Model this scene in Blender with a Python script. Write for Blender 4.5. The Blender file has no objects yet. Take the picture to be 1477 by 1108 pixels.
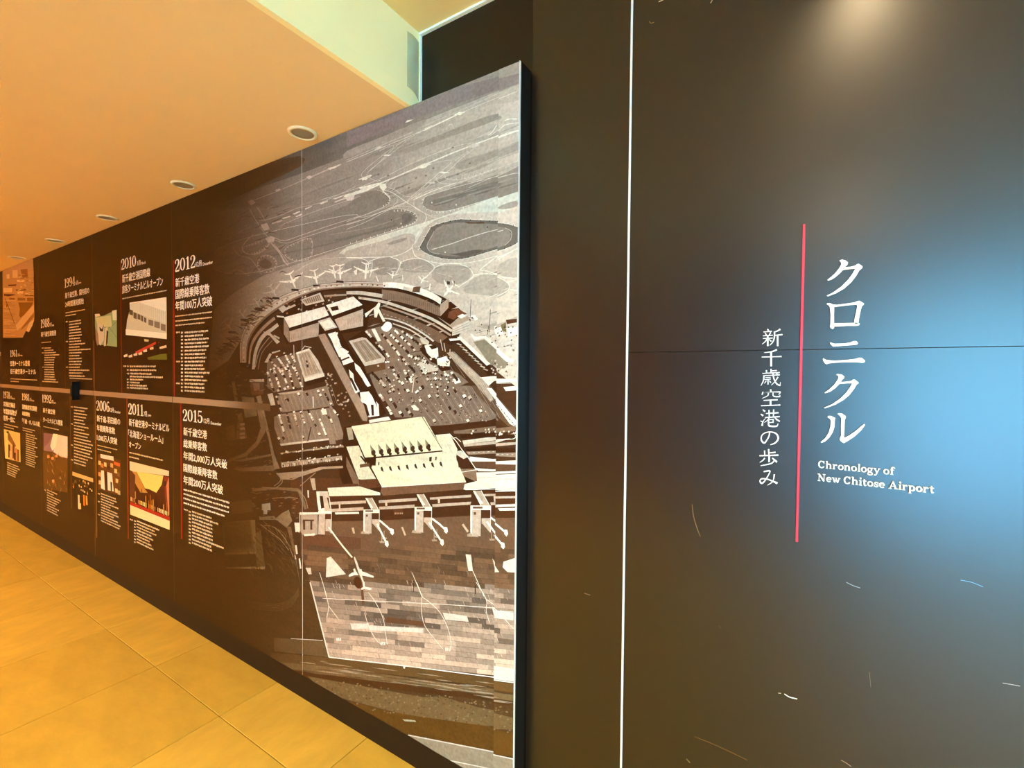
import bpy, bmesh, math, random
import numpy as np
from mathutils import Matrix, Vector
from mathutils.geometry import tessellate_polygon
random.seed(7)
sc = bpy.context.scene
COL = sc.collection

# ------------------------------------------------------------------ camera
F_PX = 674.38
FW = np.array([-0.53082462, 0.84716348, -0.02322196])
RT = np.array([0.8472481, 0.53112236, 0.00892744])
UP = np.array([-0.0198967, 0.01493585, 0.99969047])
CAM = np.array([0.0, -1.2132, 1.422])
cd = bpy.data.cameras.new('camera'); cam = bpy.data.objects.new('camera', cd); COL.objects.link(cam)
cd.sensor_width = 36.0; cd.lens = F_PX * 36.0 / 1477.0; cd.clip_start = 0.02
cam.matrix_world = Matrix(((RT[0], UP[0], -FW[0], CAM[0]), (RT[1], UP[1], -FW[1], CAM[1]), (RT[2], UP[2], -FW[2], CAM[2]), (0, 0, 0, 1)))
sc.camera = cam

# ------------------------------------------------------------------ world, exposure
sc.view_settings.view_transform = 'Standard'; sc.view_settings.look = 'None'
sc.view_settings.gamma = 1.0; sc.view_settings.exposure = 1.0; sc.view_settings.use_curve_mapping = False
sc.cycles.use_denoising = True
sc.cycles.max_bounces = 10; sc.cycles.diffuse_bounces = 6; sc.cycles.sample_clamp_indirect = 8.0
w = bpy.data.worlds.new('daylight'); sc.world = w; w.use_nodes = True
bg = w.node_tree.nodes['Background']
SKY = 13.5
bg.inputs[0].default_value = (0.20, 0.61, 0.92, 1); bg.inputs[1].default_value = SKY

# the sun stands behind the building: it lights the paving outside, not the room
sd = bpy.data.lights.new('sun', 'SUN'); sd.energy = 26.0; sd.angle = 0.01
so = bpy.data.objects.new('sun', sd); COL.objects.link(so); so.rotation_euler = (math.radians(-42), 0, 0)

# room measures (metres)
H = 2.358; ZB = 0.107; ZC = 2.636; XBK = -1.195; T = 0.0564; X1 = -0.740
X0, X9, YB = -13.0, 5.0, -4.2
WARM = (1.0, 0.66, 0.30)
WARM2 = (1.0, 0.74, 0.42)

# ------------------------------------------------------------------ helpers
def lin(c):
    return tuple(((v / 255) / 12.92 if v / 255 <= 0.04045 else ((v / 255 + 0.055) / 1.055) ** 2.4) for v in c)

def nodes(name):
    m = bpy.data.materials.new(name); m.use_nodes = True
    nt = m.node_tree; b = nt.nodes['Principled BSDF']
    return m, nt, b

def mat(name, col, rough=0.5, spec=0.5, metal=0.0, noise=0.0, nscale=8.0, bump=0.0, bscale=200.0, emit=None, stretch=(1, 1, 1), coat=0.0, tint=None):
    m, nt, b = nodes(name)
    b.inputs['Base Color'].default_value = (*col, 1)
    b.inputs['Roughness'].default_value = rough
    b.inputs['Specular IOR Level'].default_value = spec
    b.inputs['Metallic'].default_value = metal
    b.inputs['Coat Weight'].default_value = coat
    if tint: b.inputs['Specular Tint'].default_value = (*tint, 1)
    tc = nt.nodes.new('ShaderNodeTexCoord'); mp = nt.nodes.new('ShaderNodeMapping')
    mp.inputs['Scale'].default_value = stretch
    nt.links.new(tc.outputs['Object'], mp.inputs['Vector'])
    if noise:
        n = nt.nodes.new('ShaderNodeTexNoise'); n.inputs['Scale'].default_value = nscale; n.inputs['Detail'].default_value = 6
        n.inputs['Roughness'].default_value = 0.65
        nt.links.new(mp.outputs[0], n.inputs['Vector'])
        r = nt.nodes.new('ShaderNodeMapRange'); r.inputs[1].default_value = 0.3; r.inputs[2].default_value = 0.7
        r.inputs[3].default_value = 1 - noise; r.inputs[4].default_value = 1 + noise
        nt.links.new(n.outputs['Fac'], r.inputs[0])
        mx = nt.nodes.new('ShaderNodeVectorMath'); mx.operation = 'SCALE'; mx.inputs[0].default_value = col
        nt.links.new(r.outputs[0], mx.inputs['Scale']); nt.links.new(mx.outputs[0], b.inputs['Base Color'])
    if bump:
        n2 = nt.nodes.new('ShaderNodeTexNoise'); n2.inputs['Scale'].default_value = bscale; n2.inputs['Detail'].default_value = 3
        nt.links.new(mp.outputs[0], n2.inputs['Vector'])
        bp = nt.nodes.new('ShaderNodeBump'); bp.inputs['Strength'].default_value = bump; bp.inputs['Distance'].default_value = 0.002
        nt.links.new(n2.outputs['Fac'], bp.inputs['Height']); nt.links.new(bp.outputs[0], b.inputs['Normal'])
    if emit:
        b.inputs['Emission Color'].default_value = (*emit[0], 1); b.inputs['Emission Strength'].default_value = emit[1]
    return m

def link(name, me, m, parent=None, loc=None):
    o = bpy.data.objects.new(name, me); COL.objects.link(o)
    if m is not None:
        for q in (m if isinstance(m, (list, tuple)) else [m]):
            me.materials.append(q)
    if parent is not None: o.parent = parent
    if loc is not None: o.location = loc
    return o

def bm_box(bm, x0, x1, y0, y1, z0, z1, bev=0.0):
    vs = [bm.verts.new((x, y, z)) for x in (x0, x1) for y in (y0, y1) for z in (z0, z1)]
    fs = [(0, 1, 3, 2), (4, 6, 7, 5), (0, 4, 5, 1), (2, 3, 7, 6), (0, 2, 6, 4), (1, 5, 7, 3)]
    faces = [bm.faces.new([vs[i] for i in f]) for f in fs]
    if bev:
        ed = list({e for f in faces for e in f.edges})
        bmesh.ops.bevel(bm, geom=ed, offset=bev, segments=1, affect='EDGES')

def box(name, x0, x1, y0, y1, z0, z1, m, parent=None, bev=0.0, origin=True):
    """a box as a mesh of its own, origin at its centre"""
    bm = bmesh.new(); c = ((x0 + x1) / 2, (y0 + y1) / 2, (z0 + z1) / 2)
    bm_box(bm, x0 - c[0], x1 - c[0], y0 - c[1], y1 - c[1], z0 - c[2], z1 - c[2], bev)
    bmesh.ops.recalc_face_normals(bm, faces=bm.faces)
    me = bpy.data.meshes.new(name); bm.to_mesh(me); bm.free()
    o = link(name, me, m, parent)
    o.location = c if parent is None else (c[0] - wloc(parent)[0], c[1] - wloc(parent)[1], c[2] - wloc(parent)[2])
    return o

WL = {}
def wloc(o):
    l = Vector((0, 0, 0))
    while o is not None:
        l += o.location; o = o.parent
    return l

def empty(name, loc, label, cat, group=None):
    o = bpy.data.objects.new(name, None); COL.objects.link(o); o.location = loc; o.empty_display_size = 0.1
    tag(o, label, cat, group); return o

def tag(o, label, cat, group=None, kind=None):
    if label: o['label'] = label
    if cat: o['category'] = cat
    if group: o['group'] = group
    if kind: o['kind'] = kind
    return o

def struct(o, label=None):
    o['kind'] = 'structure'
    if label: o['label'] = label
    return o

# ------------------------------------------------------------------ materials
M = {}
M['ceil_low'] = mat('soffit_paint', (0.83, 0.60, 0.29), 0.75, 0.25, noise=0.015, nscale=3, bump=0.04, bscale=60)
M['ceil_up'] = mat('upper_ceiling_paint', (0.92, 0.66, 0.27), 0.75, 0.25, noise=0.03, nscale=3, bump=0.05, bscale=40)
M['bulk'] = mat('bulkhead_paint', (0.98, 0.86, 0.44), 0.7, 0.25, noise=0.02, nscale=4, bump=0.05, bscale=40)
M['white_trim'] = mat('white_trim', (0.85, 0.85, 0.74), 0.5, 0.4)
M['tile'] = mat('floor_tile', (0.55, 0.37, 0.055), 0.42, 0.45, noise=0.16, nscale=3.5, bump=0.12, bscale=35, stretch=(1, 2.2, 1))
M['tile_b'] = mat('floor_tile_light', (0.60, 0.405, 0.065), 0.42, 0.45, noise=0.14, nscale=4.5, bump=0.12, bscale=35, stretch=(2, 1, 1))
M['grout'] = mat('tile_grout', (0.12, 0.055, 0.008), 0.8, 0.2)
M['room_wall'] = mat('room_wall_paint', (0.30, 0.17, 0.07), 0.75, 0.25, noise=0.03, nscale=3)
M['black'] = mat('black_wall_laminate', (0.006, 0.0022, 0.0004), 0.31, 0.80, noise=0.25, nscale=5, bump=0.012, bscale=350)
M['black_deep'] = mat('black_wall_laminate_smooth', (0.006, 0.002, 0.001), 0.35, 0.4, noise=0.2, nscale=5)
M['board'] = mat('brown_black_print_ground', (0.0270, 0.0090, 0.0012), 0.45, 0.14, noise=0.12, nscale=60, tint=(1, 0.72, 0.4))
M['board_edge'] = mat('board_edge_black', (0.004, 0.004, 0.004), 0.45, 0.4)
M['joint'] = mat('board_joint_tan', (0.11, 0.065, 0.02), 0.6, 0.3)
M['edge_white'] = mat('white_print_edge', (0.75, 0.73, 0.68), 0.5, 0.3)
M['base'] = mat('baseboard_brown_black', (0.012, 0.0035, 0.001), 0.55, 0.3, noise=0.2, nscale=20)
M['chrome'] = mat('polished_metal_strip', (0.90, 0.90, 0.86), 0.35, 0.5, metal=0.3)
M['chrome_dark'] = mat('dark_strip_shadow_gap', (0.01, 0.01, 0.01), 0.5, 0.3)
M['letter'] = mat('white_letter', (0.88, 0.88, 0.84), 0.55, 0.3, emit=None)
M['red'] = mat('red_rule', (0.60, 0.035, 0.065), 0.4, 0.4)
M['scratch'] = mat('scratch_mark', (0.42, 0.38, 0.30), 0.6, 0.3)
M['lamp_ring'] = mat('downlight_ring', (0.80, 0.68, 0.42), 0.35, 0.5)
M['lamp_cone'] = mat('downlight_reflector', (0.42, 0.33, 0.18), 0.3, 0.5, metal=0.6)
M['lamp_glass'] = mat('downlight_glass', (0.35, 0.30, 0.2), 0.3, 0.5)
M['lamp_lit'] = mat('downlight_glass_lit', (0.9, 0.8, 0.6), 0.3, 0.5, emit=((1.0, 0.75, 0.42), 30))
M['latch'] = mat('black_plastic', (0.002, 0.002, 0.002), 0.5, 0.3)
M['alu'] = mat('window_aluminium', (0.45, 0.45, 0.45), 0.4, 0.5, metal=0.5)
M['pave'] = mat('outdoor_paving', (0.24, 0.48, 0.66), 0.8, 0.2, noise=0.2, nscale=1.5)

def film_mat():
    m, nt, b = nodes('clear_film')
    b.inputs['Base Color'].default_value = (0.55, 0.60, 0.42, 1); b.inputs['Roughness'].default_value = 0.15
    tr = nt.nodes.new('ShaderNodeBsdfTransparent'); mx = nt.nodes.new('ShaderNodeMixShader'); mx.inputs[0].default_value = 0.4
    out = nt.nodes['Material Output']
    nt.links.new(tr.outputs[0], mx.inputs[1]); nt.links.new(b.outputs[0], mx.inputs[2]); nt.links.new(mx.outputs[0], out.inputs[0])
    return m
M['film'] = film_mat()
def glass_mat():
    m, nt, b = nodes('window_glass')
    g = nt.nodes.new('ShaderNodeBsdfGlossy'); g.inputs['Roughness'].default_value = 0.02
    tr = nt.nodes.new('ShaderNodeBsdfTransparent'); mx = nt.nodes.new('ShaderNodeMixShader'); mx.inputs[0].default_value = 0.06
    nt.links.new(tr.outputs[0], mx.inputs[1]); nt.links.new(g.outputs[0], mx.inputs[2])
    nt.links.new(mx.outputs[0], nt.nodes['Material Output'].inputs[0]); return m
M['glass'] = glass_mat()

def print_mat(name, rough=0.5, spec=0.3, grain=0.10, gscale=90, streak=0.0, gain=1.0):
    """flat printed ink: its colour is the mesh's own colour attribute, broken by a fine print grain"""
    m, nt, b = nodes(name)
    b.inputs['Roughness'].default_value = rough; b.inputs['Specular IOR Level'].default_value = spec
    b.inputs['Specular Tint'].default_value = (1, 0.72, 0.4, 1)
    a = nt.nodes.new('ShaderNodeAttribute'); a.attribute_name = 'ink'
    tc = nt.nodes.new('ShaderNodeTexCoord')
    n = nt.nodes.new('ShaderNodeTexNoise'); n.inputs['Scale'].default_value = gscale; n.inputs['Detail'].default_value = 5
    nt.links.new(tc.outputs['Object'], n.inputs['Vector'])
    r = nt.nodes.new('ShaderNodeMapRange'); r.inputs[1].default_value = 0.3; r.inputs[2].default_value = 0.7
    r.inputs[3].default_value = (1 - grain) * gain; r.inputs[4].default_value = (1 + grain) * gain
    nt.links.new(n.outputs['Fac'], r.inputs[0])
    mx = nt.nodes.new('ShaderNodeVectorMath'); mx.operation = 'SCALE'
    nt.links.new(a.outputs['Color'], mx.inputs[0]); nt.links.new(r.outputs[0], mx.inputs['Scale'])
    last = mx
    if streak:
        mp = nt.nodes.new('ShaderNodeMapping'); mp.inputs['Rotation'].default_value = (0, math.radians(-3), 0); mp.inputs['Scale'].default_value = (2.2, 1, 22)
        nt.links.new(tc.outputs['Object'], mp.inputs['Vector'])
        n2 = nt.nodes.new('ShaderNodeTexNoise'); n2.inputs['Scale'].default_value = 1.6; n2.inputs['Detail'].default_value = 6
        nt.links.new(mp.outputs[0], n2.inputs['Vector'])
        r2 = nt.nodes.new('ShaderNodeMapRange'); r2.inputs[1].default_value = 0.3; r2.inputs[2].default_value = 0.7
        r2.inputs[3].default_value = 1 - streak; r2.inputs[4].default_value = 1 + streak
        nt.links.new(n2.outputs['Fac'], r2.inputs[0])
        mx2 = nt.nodes.new('ShaderNodeVectorMath'); mx2.operation = 'SCALE'
        nt.links.new(mx.outputs[0], mx2.inputs[0]); nt.links.new(r2.outputs[0], mx2.inputs['Scale']); last = mx2
    nt.links.new(last.outputs[0], b.inputs['Base Color'])
    return m
M['mural'] = print_mat('mural_ink', 0.5, 0.2, 0.16, 110, 0.10)
M['mural_lap'] = print_mat('mural_ink_lapped_film', 0.4, 0.4, 0.14, 110, 0.08, 1.1)
M['ink'] = print_mat('panel_ink', 0.5, 0.2, 0.05, 90)

# ------------------------------------------------------------------ measured points -> wall plane (x, z) in metres
def onwall(px, py, y=0.0):
    d = FW + RT * ((px - 738.5) / F_PX) - UP * ((py - 554.0) / F_PX)
    k = (y - CAM[1]) / d[1]
    p = CAM + d * k
    return float(p[0]), float(p[2])

FR = {  # measuring frames: origin and scale
 '0': (0, 0, 1.0), '1': (300, 240, 6.714), '2': (500, 130, 5.681), '3': (500, 270, 5.681), '4': (300, 380, 6.714), '5': (500, 400, 5.681),
 '6': (300, 520, 6.1545), '7': (500, 560, 5.681), '8': (300, 680, 6.1545), '9': (420, 690, 4.344), 'A': (420, 840, 4.135),
 'B': (300, 380, 3.1426), 'C': (300, 80, 3.1426), 'D': (300, 700, 2.715),
 'g1': (0, 340, 4.2615), 'g2': (160, 340, 4.2615), 'g3': (0, 540, 4.2615), 'g4': (160, 560, 4.2615),
 'h1': (0, 370, 10.07), 'h2': (150, 640, 7.914), 'h3': (0, 560, 11.08), 'h4': (130, 570, 8.523), 'h5': (80, 380, 9.23),
 'T1': (1160, 360, 6.925), 'T2': (1160, 490, 6.925), 'K1': (1085, 465, 8.867), 'K2': (1085, 580, 8.517), 'E': (1170, 655, 7.774), 'R': (880, 700, 2.474), 'S': (860, 0, 2.394), 'U': (340, 0, 3.357)}

def pts(fr, s):
    ox, oy, k = FR[fr]
    if isinstance(s, str):
        v = [float(t) for t in s.replace(',', ' ').split()]
        s = list(zip(v[0::2], v[1::2]))
    return [(ox + q[0] / k, oy + q[1] / k) + tuple(q[2:]) for q in s]

def smooth(P, n=5, closed=False):
    if len(P) < 3: return P
    out = []; N = len(P)
    rng = range(N if closed else N - 1)
    for i in rng:
        if closed: a, b, c, d = P[(i - 1) % N], P[i], P[(i + 1) % N], P[(i + 2) % N]
        else: a, b, c, d = P[max(i - 1, 0)], P[i], P[i + 1], P[min(i + 2, N - 1)]
        for k in range(n):
            t = k / n
            out.append(tuple(0.5 * ((2 * b[j]) + (-a[j] + c[j]) * t + (2 * a[j] - 5 * b[j] + 4 * c[j] - d[j]) * t * t + (-a[j] + 3 * b[j] - 3 * c[j] + d[j]) * t ** 3) for j in range(len(b))))
    if not closed: out.append(P[-1])
    return out

def ribbon(P, w=None, closed=False):
    """outline polygons (quads) of a stroke; P may carry its own widths as third value"""
    Q = [(q[0], q[1], (q[2] if len(q) > 2 else w)) for q in P]
    if closed: Q = Q + [Q[0]]
    L, R = [], []
    for i, (x, y, ww) in enumerate(Q):
        if closed and i in (0, len(Q) - 1): a, b = Q[-2], Q[1]
        else: a, b = Q[max(i - 1, 0)], Q[min(i + 1, len(Q) - 1)]
        dx, dy = b[0] - a[0], b[1] - a[1]; n = math.hypot(dx, dy) or 1
        nx, ny = -dy / n * ww / 2, dx / n * ww / 2
        L.append((x + nx, y + ny)); R.append((x - nx, y - ny))
    return L, R

def quads(L, R):
    return [(L[i], L[i + 1], R[i + 1], R[i]) for i in range(len(L) - 1)]

FADE_C = (46, 24, 4)
def sst(a, b, t):
    t = min(max((t - a) / (b - a), 0), 1); return t * t * (3 - 2 * t)

class Ink:
    """flat print collected as triangles on the wall plane, each corner with its ink colour"""
    def __init__(s, tone=None):
        s.t = []; s.tone = tone; s.n = {}
    def lev(s, layer):
        k = s.n[layer] = s.n.get(layer, 0) + 1; return layer * 1.3e-4 + (k % 31) * 4e-6
    def tri(s, a, b, c, col, layer, sub=0):
        if sub:
            m = max(math.dist(a, b), math.dist(b, c), math.dist(c, a))
            if m > sub:
                if m == math.dist(a, b): d = ((a[0] + b[0]) / 2, (a[1] + b[1]) / 2); s.tri(a, d, c, col, layer, sub); s.tri(d, b, c, col, layer, sub)
                elif m == math.dist(b, c): d = ((c[0] + b[0]) / 2, (c[1] + b[1]) / 2); s.tri(a, b, d, col, layer, sub); s.tri(a, d, c, col, layer, sub)
                else: d = ((a[0] + c[0]) / 2, (a[1] + c[1]) / 2); s.tri(a, b, d, col, layer, sub); s.tri(d, b, c, col, layer, sub)
                return
        cs = [(s.tone(p, col) if s.tone else (col(*p) if callable(col) else col)) for p in (a, b, c)]
        s.t.append((tuple(onwall(*p) for p in (a, b, c)), tuple(lin(q) for q in cs), layer))
    def poly(s, fr, ps, col, layer=2, sm=0, sub=None):
        layer = s.lev(layer); P = pts(fr, ps)
        if sm: P = smooth(P, sm, True)
        P = [p[:2] for p in P]
        if sub is None: sub = 14 if s.tone else 0
        if len(P) <= 4 and len(P) > 2 and not sm:
            tr = [(0, 1, 2)] + ([(0, 2, 3)] if len(P) == 4 else [])
            if len(P) == 4:
                tr = tessellate_polygon([[Vector((p[0], p[1], 0)) for p in P]])
        else:
            tr = tessellate_polygon([[Vector((p[0], p[1], 0)) for p in P]])
        for a, b, c in tr: s.tri(P[a], P[b], P[c], col, layer, sub)
    def line(s, fr, ps, w, col, layer=3, sm=0, closed=False, dash=None):
        P = pts(fr, ps)
        if sm: P = smooth(P, sm, closed)
        if dash:
            on, off = dash; acc = 0; seg = []
            Q = P + ([P[0]] if closed else [])
            for a, b in zip(Q, Q[1:]):
                n = max(1, int(math.dist(a[:2], b[:2]) / 0.4))
                for k in range(n):
                    q = (a[0] + (b[0] - a[0]) * k / n, a[1] + (b[1] - a[1]) * k / n)
                    acc += math.dist(a[:2], b[:2]) / n
                    if acc % (on + off) < on: seg.append(q)
                    elif len(seg) > 1:
                        s.line('0', [seg[0], seg[-1]], w, col, layer); seg = []
                    else: seg = []
            return
        L, R = ribbon(P, w, closed); layer = s.lev(layer)
        for q in quads(L, R):
            s.tri(q[0], q[1], q[2], col, layer, 14 if s.tone else 0); s.tri(q[0], q[2], q[3], col, layer, 14 if s.tone else 0)
    def ticks(s, fr, ps, ln, w, col, step, layer=4, sm=4, closed=True, side=1):
        P = pts(fr, ps); P = smooth(P, sm, closed)
        Q = P + ([P[0]] if closed else []); acc = 0
        for a, b in zip(Q, Q[1:]):
            d = math.dist(a, b); acc += d
            if acc >= step and d > 0:
                acc = 0; nx, ny = -(b[1] - a[1]) / d * side, (b[0] - a[0]) / d * side
                s.line('0', [a, (a[0] + nx * ln, a[1] + ny * ln)], w, col, layer)
    def tris_world(s, T_, col, layer):
        layer = s.lev(layer)
        for i, t in enumerate(T_): s.t.append((t, (lin(col),) * 3, layer + (i * 4 // len(T_)) * 4e-6))
    def build(s, name, m, parent, x0=-99, x1=99, z0=-99, z1=99, y=0.0, dz=0.0, label=None):
        out_v, out_c, out_f = [], [], []
        for (V3, C3, L) in s.t:
            poly = [(v[0], v[1] + dz) + c for v, c in zip(V3, C3)]
            for ax, lim, sg in ((0, x0, 1), (0, x1, -1), (1, z0, 1), (1, z1, -1)):
                if all((p[ax] - lim) * sg >= 0 for p in poly): continue
                res = []
                for i in range(len(poly)):
                    a, b = poly[i], poly[(i + 1) % len(poly)]
                    da, db = (a[ax] - lim) * sg, (b[ax] - lim) * sg
                    if da >= 0: res.append(a)
                    if da * db < 0:
                        t = da / (da - db); res.append(tuple(a[k] + (b[k] - a[k]) * t for k in range(len(a))))
                poly = res
                if len(poly) < 3: break
            if len(poly) < 3: continue
            # face the room (-y)
            ar = sum(poly[i][0] * poly[(i + 1) % len(poly)][1] - poly[(i + 1) % len(poly)][0] * poly[i][1] for i in range(len(poly)))
            if ar < 0: poly = poly[::-1]
            n0 = len(out_v)
            for p in poly:
                out_v.append((p[0], y - 0.0003 - L, p[1])); out_c.append((p[2], p[3], p[4], 1.0))
            out_f.append(tuple(range(n0, len(out_v))))
        if not out_f: return None
        pl = wloc(parent) if parent else Vector((0, 0, 0))
        me = bpy.data.meshes.new(name)
        me.from_pydata([(v[0] - pl[0], v[1] - pl[1], v[2] - pl[2]) for v in out_v], [], out_f)
        at = me.color_attributes.new('ink', 'FLOAT_COLOR', 'POINT')
        at.data.foreach_set('color', np.array(out_c, dtype=np.float32).ravel())
        o = link(name, me, m, parent)
        if label: o['label'] = label
        return o

# ------------------------------------------------------------------ structure: floor
floor = struct(box('floor', X0, X9, YB, 0.25, -0.06, -0.004, M['grout']))
xs = [-1.4157 - 0.6 * k + 0.6 * 11 for k in range(-1, 31)]
xs = sorted(x for x in xs if X0 < x < X9); xs = [X0] + xs + [X9]
ys = [0.06, -0.243] + [-0.243 - 0.6 * k for k in range(1, 11)]; ys = [y for y in ys if y > YB] + [YB]
rest = bmesh.new(); tile_me = {}
for i in range(len(xs) - 1):
    for j in range(len(ys) - 1):
        a, b, c, d = xs[i] + 0.0022, xs[i + 1] - 0.0016, ys[j + 1] + 0.0016, ys[j] - 0.0016
        if b - a < 0.02 or d - c < 0.02: continue
        if j <= 5 and a < 0.6 and b > -12.5:
            key = (round(b - a, 3), round(d - c, 3), random.randrange(2))
            if key not in tile_me:
                bm = bmesh.new(); bm_box(bm, -(b - a) / 2, (b - a) / 2, -(d - c) / 2, (d - c) / 2, -0.01, 0.0, 0.0012)
                bmesh.ops.recalc_face_normals(bm, faces=bm.faces)
                me = bpy.data.meshes.new('tile'); bm.to_mesh(me); bm.free(); me.materials.append(M['tile'] if key[2] else M['tile_b']); tile_me[key] = me
            o = bpy.data.objects.new('tile', tile_me[key]); COL.objects.link(o); o.parent = floor
            o.location = ((a + b) / 2 - floor.location.x, (c + d) / 2 - floor.location.y, 0.0 - floor.location.z)
        else:
            bm_box(rest, a, b, c, d, -0.01, 0.0)
bmesh.ops.recalc_face_normals(rest, faces=rest.faces)
me = bpy.data.meshes.new('far_tiles'); rest.to_mesh(me); rest.free()
o = link('outlying_tiling', me, M['tile'], floor); o.location = -floor.location; o['kind'] = 'stuff'

# ceilings, bulkhead
struct(box('ceiling', X0, XBK, YB, T, H, H + 0.05, M['ceil_low']), 'low cream soffit over the timeline wall')
struct(box('ceiling_upper', XBK, X9, YB, T + 0.1, ZC, ZC + 0.05, M['ceil_up']), 'higher cream ceiling beside the bulkhead')
struct(box('trim_1', XBK - 0.05, XBK + 0.0005, YB, T, H + 0.05, ZC + 0.05, M['bulk']), 'pale bulkhead face between the two ceilings')
lo = struct(box('trim_2', XBK - 0.02, XBK + 0.001, YB, T, H - 0.0005, H + 0.052, M['bulk']), 'lower edge of the pale bulkhead')
struct(box('trim_3', XBK, X9, T - 0.012, T, ZC - 0.008, ZC, M['white_trim']), 'cream shadow trim where the black wall meets the ceiling')
struct(box('trim_4', XBK, XBK + 0.006, T - 0.008, T, H - 0.02, ZC - 0.008, M['white_trim']), 'white vertical trim where the bulkhead meets the black wall')
# back wall of the niche and the black right-hand wall
struct(box('wall_front', X0, X1 + 0.01, T, T + 0.1, 0, ZC + 0.05, M['black_deep']), 'black wall behind and above the mural')
wall_r = struct(box('wall_right', X1 + 0.01, X9, T + 0.012, T + 0.1, 0, ZC + 0.05, M['black_deep']), 'black laminate wall of the title')
ZS = 1.482
XCH = -0.4185
# laminate boards of the title wall
for (a, b, z0, z1) in ((X1 + 0.010, XCH - 0.004, 0.107, ZC - 0.008), (XCH + 0.004, 1.9, ZS + 0.0003, ZC - 0.008), (XCH + 0.004, 1.9, 0.107, ZS - 0.0003), (1.903, X9, 0.107, ZC - 0.008)):
    box('laminate_board', a, b, T - 0.0005, T + 0.0125, z0, z1, M['black'], wall_r, 0.0006)
struct(box('baseboard_right', X1, X9, T - 0.002, T + 0.012, 0, 0.105, M['base']), 'black baseboard under the title wall')
struct(box('baseboard_front', -12.99, X1 - 0.002, 0.006, T, 0, ZB - 0.001, M['base']), 'black baseboard under the timeline boards')
# polished strip between the boards
st = empty('metal_strip', (XCH, T, 0), 'thin polished metal strip running full height down the black wall', 'metal strip')
box('strip_face', XCH - 0.0034, XCH + 0.0024, T - 0.0042, T + 0.006, 0.107, ZC - 0.009, M['chrome'], st, 0.0006)
box('strip_flange', XCH - 0.0052, XCH + 0.0045, T - 0.0012, T + 0.006, 0.107, ZC - 0.009, M['chrome_dark'], st, 0.0)

# room behind the camera
def wall_with_windows(name, axis, pos, a0, a1, wins, z1, label):
    """wall slab with openings; wins = list of (u0,u1,z0,z1)"""
    us = sorted({a0, a1} | {v for q in wins for v in q[:2]}); bm = bmesh.new()
    def slab(u0, u1, s, e):
        if e - s < 1e-4: return
        if axis == 'y': bm_box(bm, u0, u1, pos - 0.12, pos, s, e)
        else: bm_box(bm, pos - 0.12 if pos < 0 else pos, pos if pos < 0 else pos + 0.12, u0, u1, s, e)
    for u0, u1 in zip(us, us[1:]):
        q = [x for x in wins if x[0] <= u0 + 1e-6 and x[1] >= u1 - 1e-6]
        if q: slab(u0, u1, 0, q[0][2]); slab(u0, u1, q[0][3], z1)
        else: slab(u0, u1, 0, z1)
    bmesh.ops.recalc_face_normals(bm, faces=bm.faces)
    me = bpy.data.meshes.new(name); bm.to_mesh(me); bm.free()
    return struct(link(name, me, M['room_wall']), label)
WIN = [(0.45, 1.85, 0.08, 2.2), (1.95, 3.35, 0.08, 2.2), (3.45, 4.85, 0.08, 2.2)]
wall_with_windows('wall_back', 'y', YB, X0, X9, WIN, ZC + 0.05, 'plain wall with windows behind the viewer')
WL_ = []
wall_with_windows('wall_left', 'x', X0, YB, T + 0.1, WL_, ZC + 0.05, 'far end wall')
struct(box('wall_side', X9, X9 + 0.12, YB, T + 0.1, 0, ZC + 0.05, M['room_wall']), 'plain wall at the end of the title wall')
n = 1
for (u0, u1, z0, z1) in WIN:
    e = bpy.data.objects.new('window_%d' % n, None); COL.objects.link(e); e.location = ((u0 + u1) / 2, YB - 0.06, z0); struct(e); n += 1
    for (a, b, c, d) in ((u0, u0 + .03, z0, z1), (u1 - .03, u1, z0, z1), (u0 + .03, u1 - .03, z0, z0 + .03), (u0 + .03, u1 - .03, z1 - .03, z1)):
        box('window_frame', a, b, YB - 0.08, YB - 0.04, c, d, M['alu'], e)
    box('pane', u0 + .03, u1 - .03, YB - 0.063, YB - 0.057, z0 + .03, z1 - .03, M['glass'], e)
for (u0, u1, z0, z1) in WL_:
    e = bpy.data.objects.new('window_%d' % n, None); COL.objects.link(e); e.location = (X0 - 0.06, (u0 + u1) / 2, z0); struct(e); n += 1
    for (a, b, c, d) in ((u0, u0 + .03, z0, z1), (u1 - .03, u1, z0, z1), (u0 + .03, u1 - .03, z0, z0 + .03), (u0 + .03, u1 - .03, z1 - .03, z1)):
        box('window_frame', X0 - 0.08, X0 - 0.04, a, b, c, d, M['alu'], e)
    box('pane', X0 - 0.063, X0 - 0.057, u0 + .03, u1 - .03, z0 + .03, z1 - .03, M['glass'], e)
struct(box('ground_outside', X0 - 30, X9 + 30, -60, 20, -6.1, -6.0, M['pave']), 'paving outside the windows')

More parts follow.
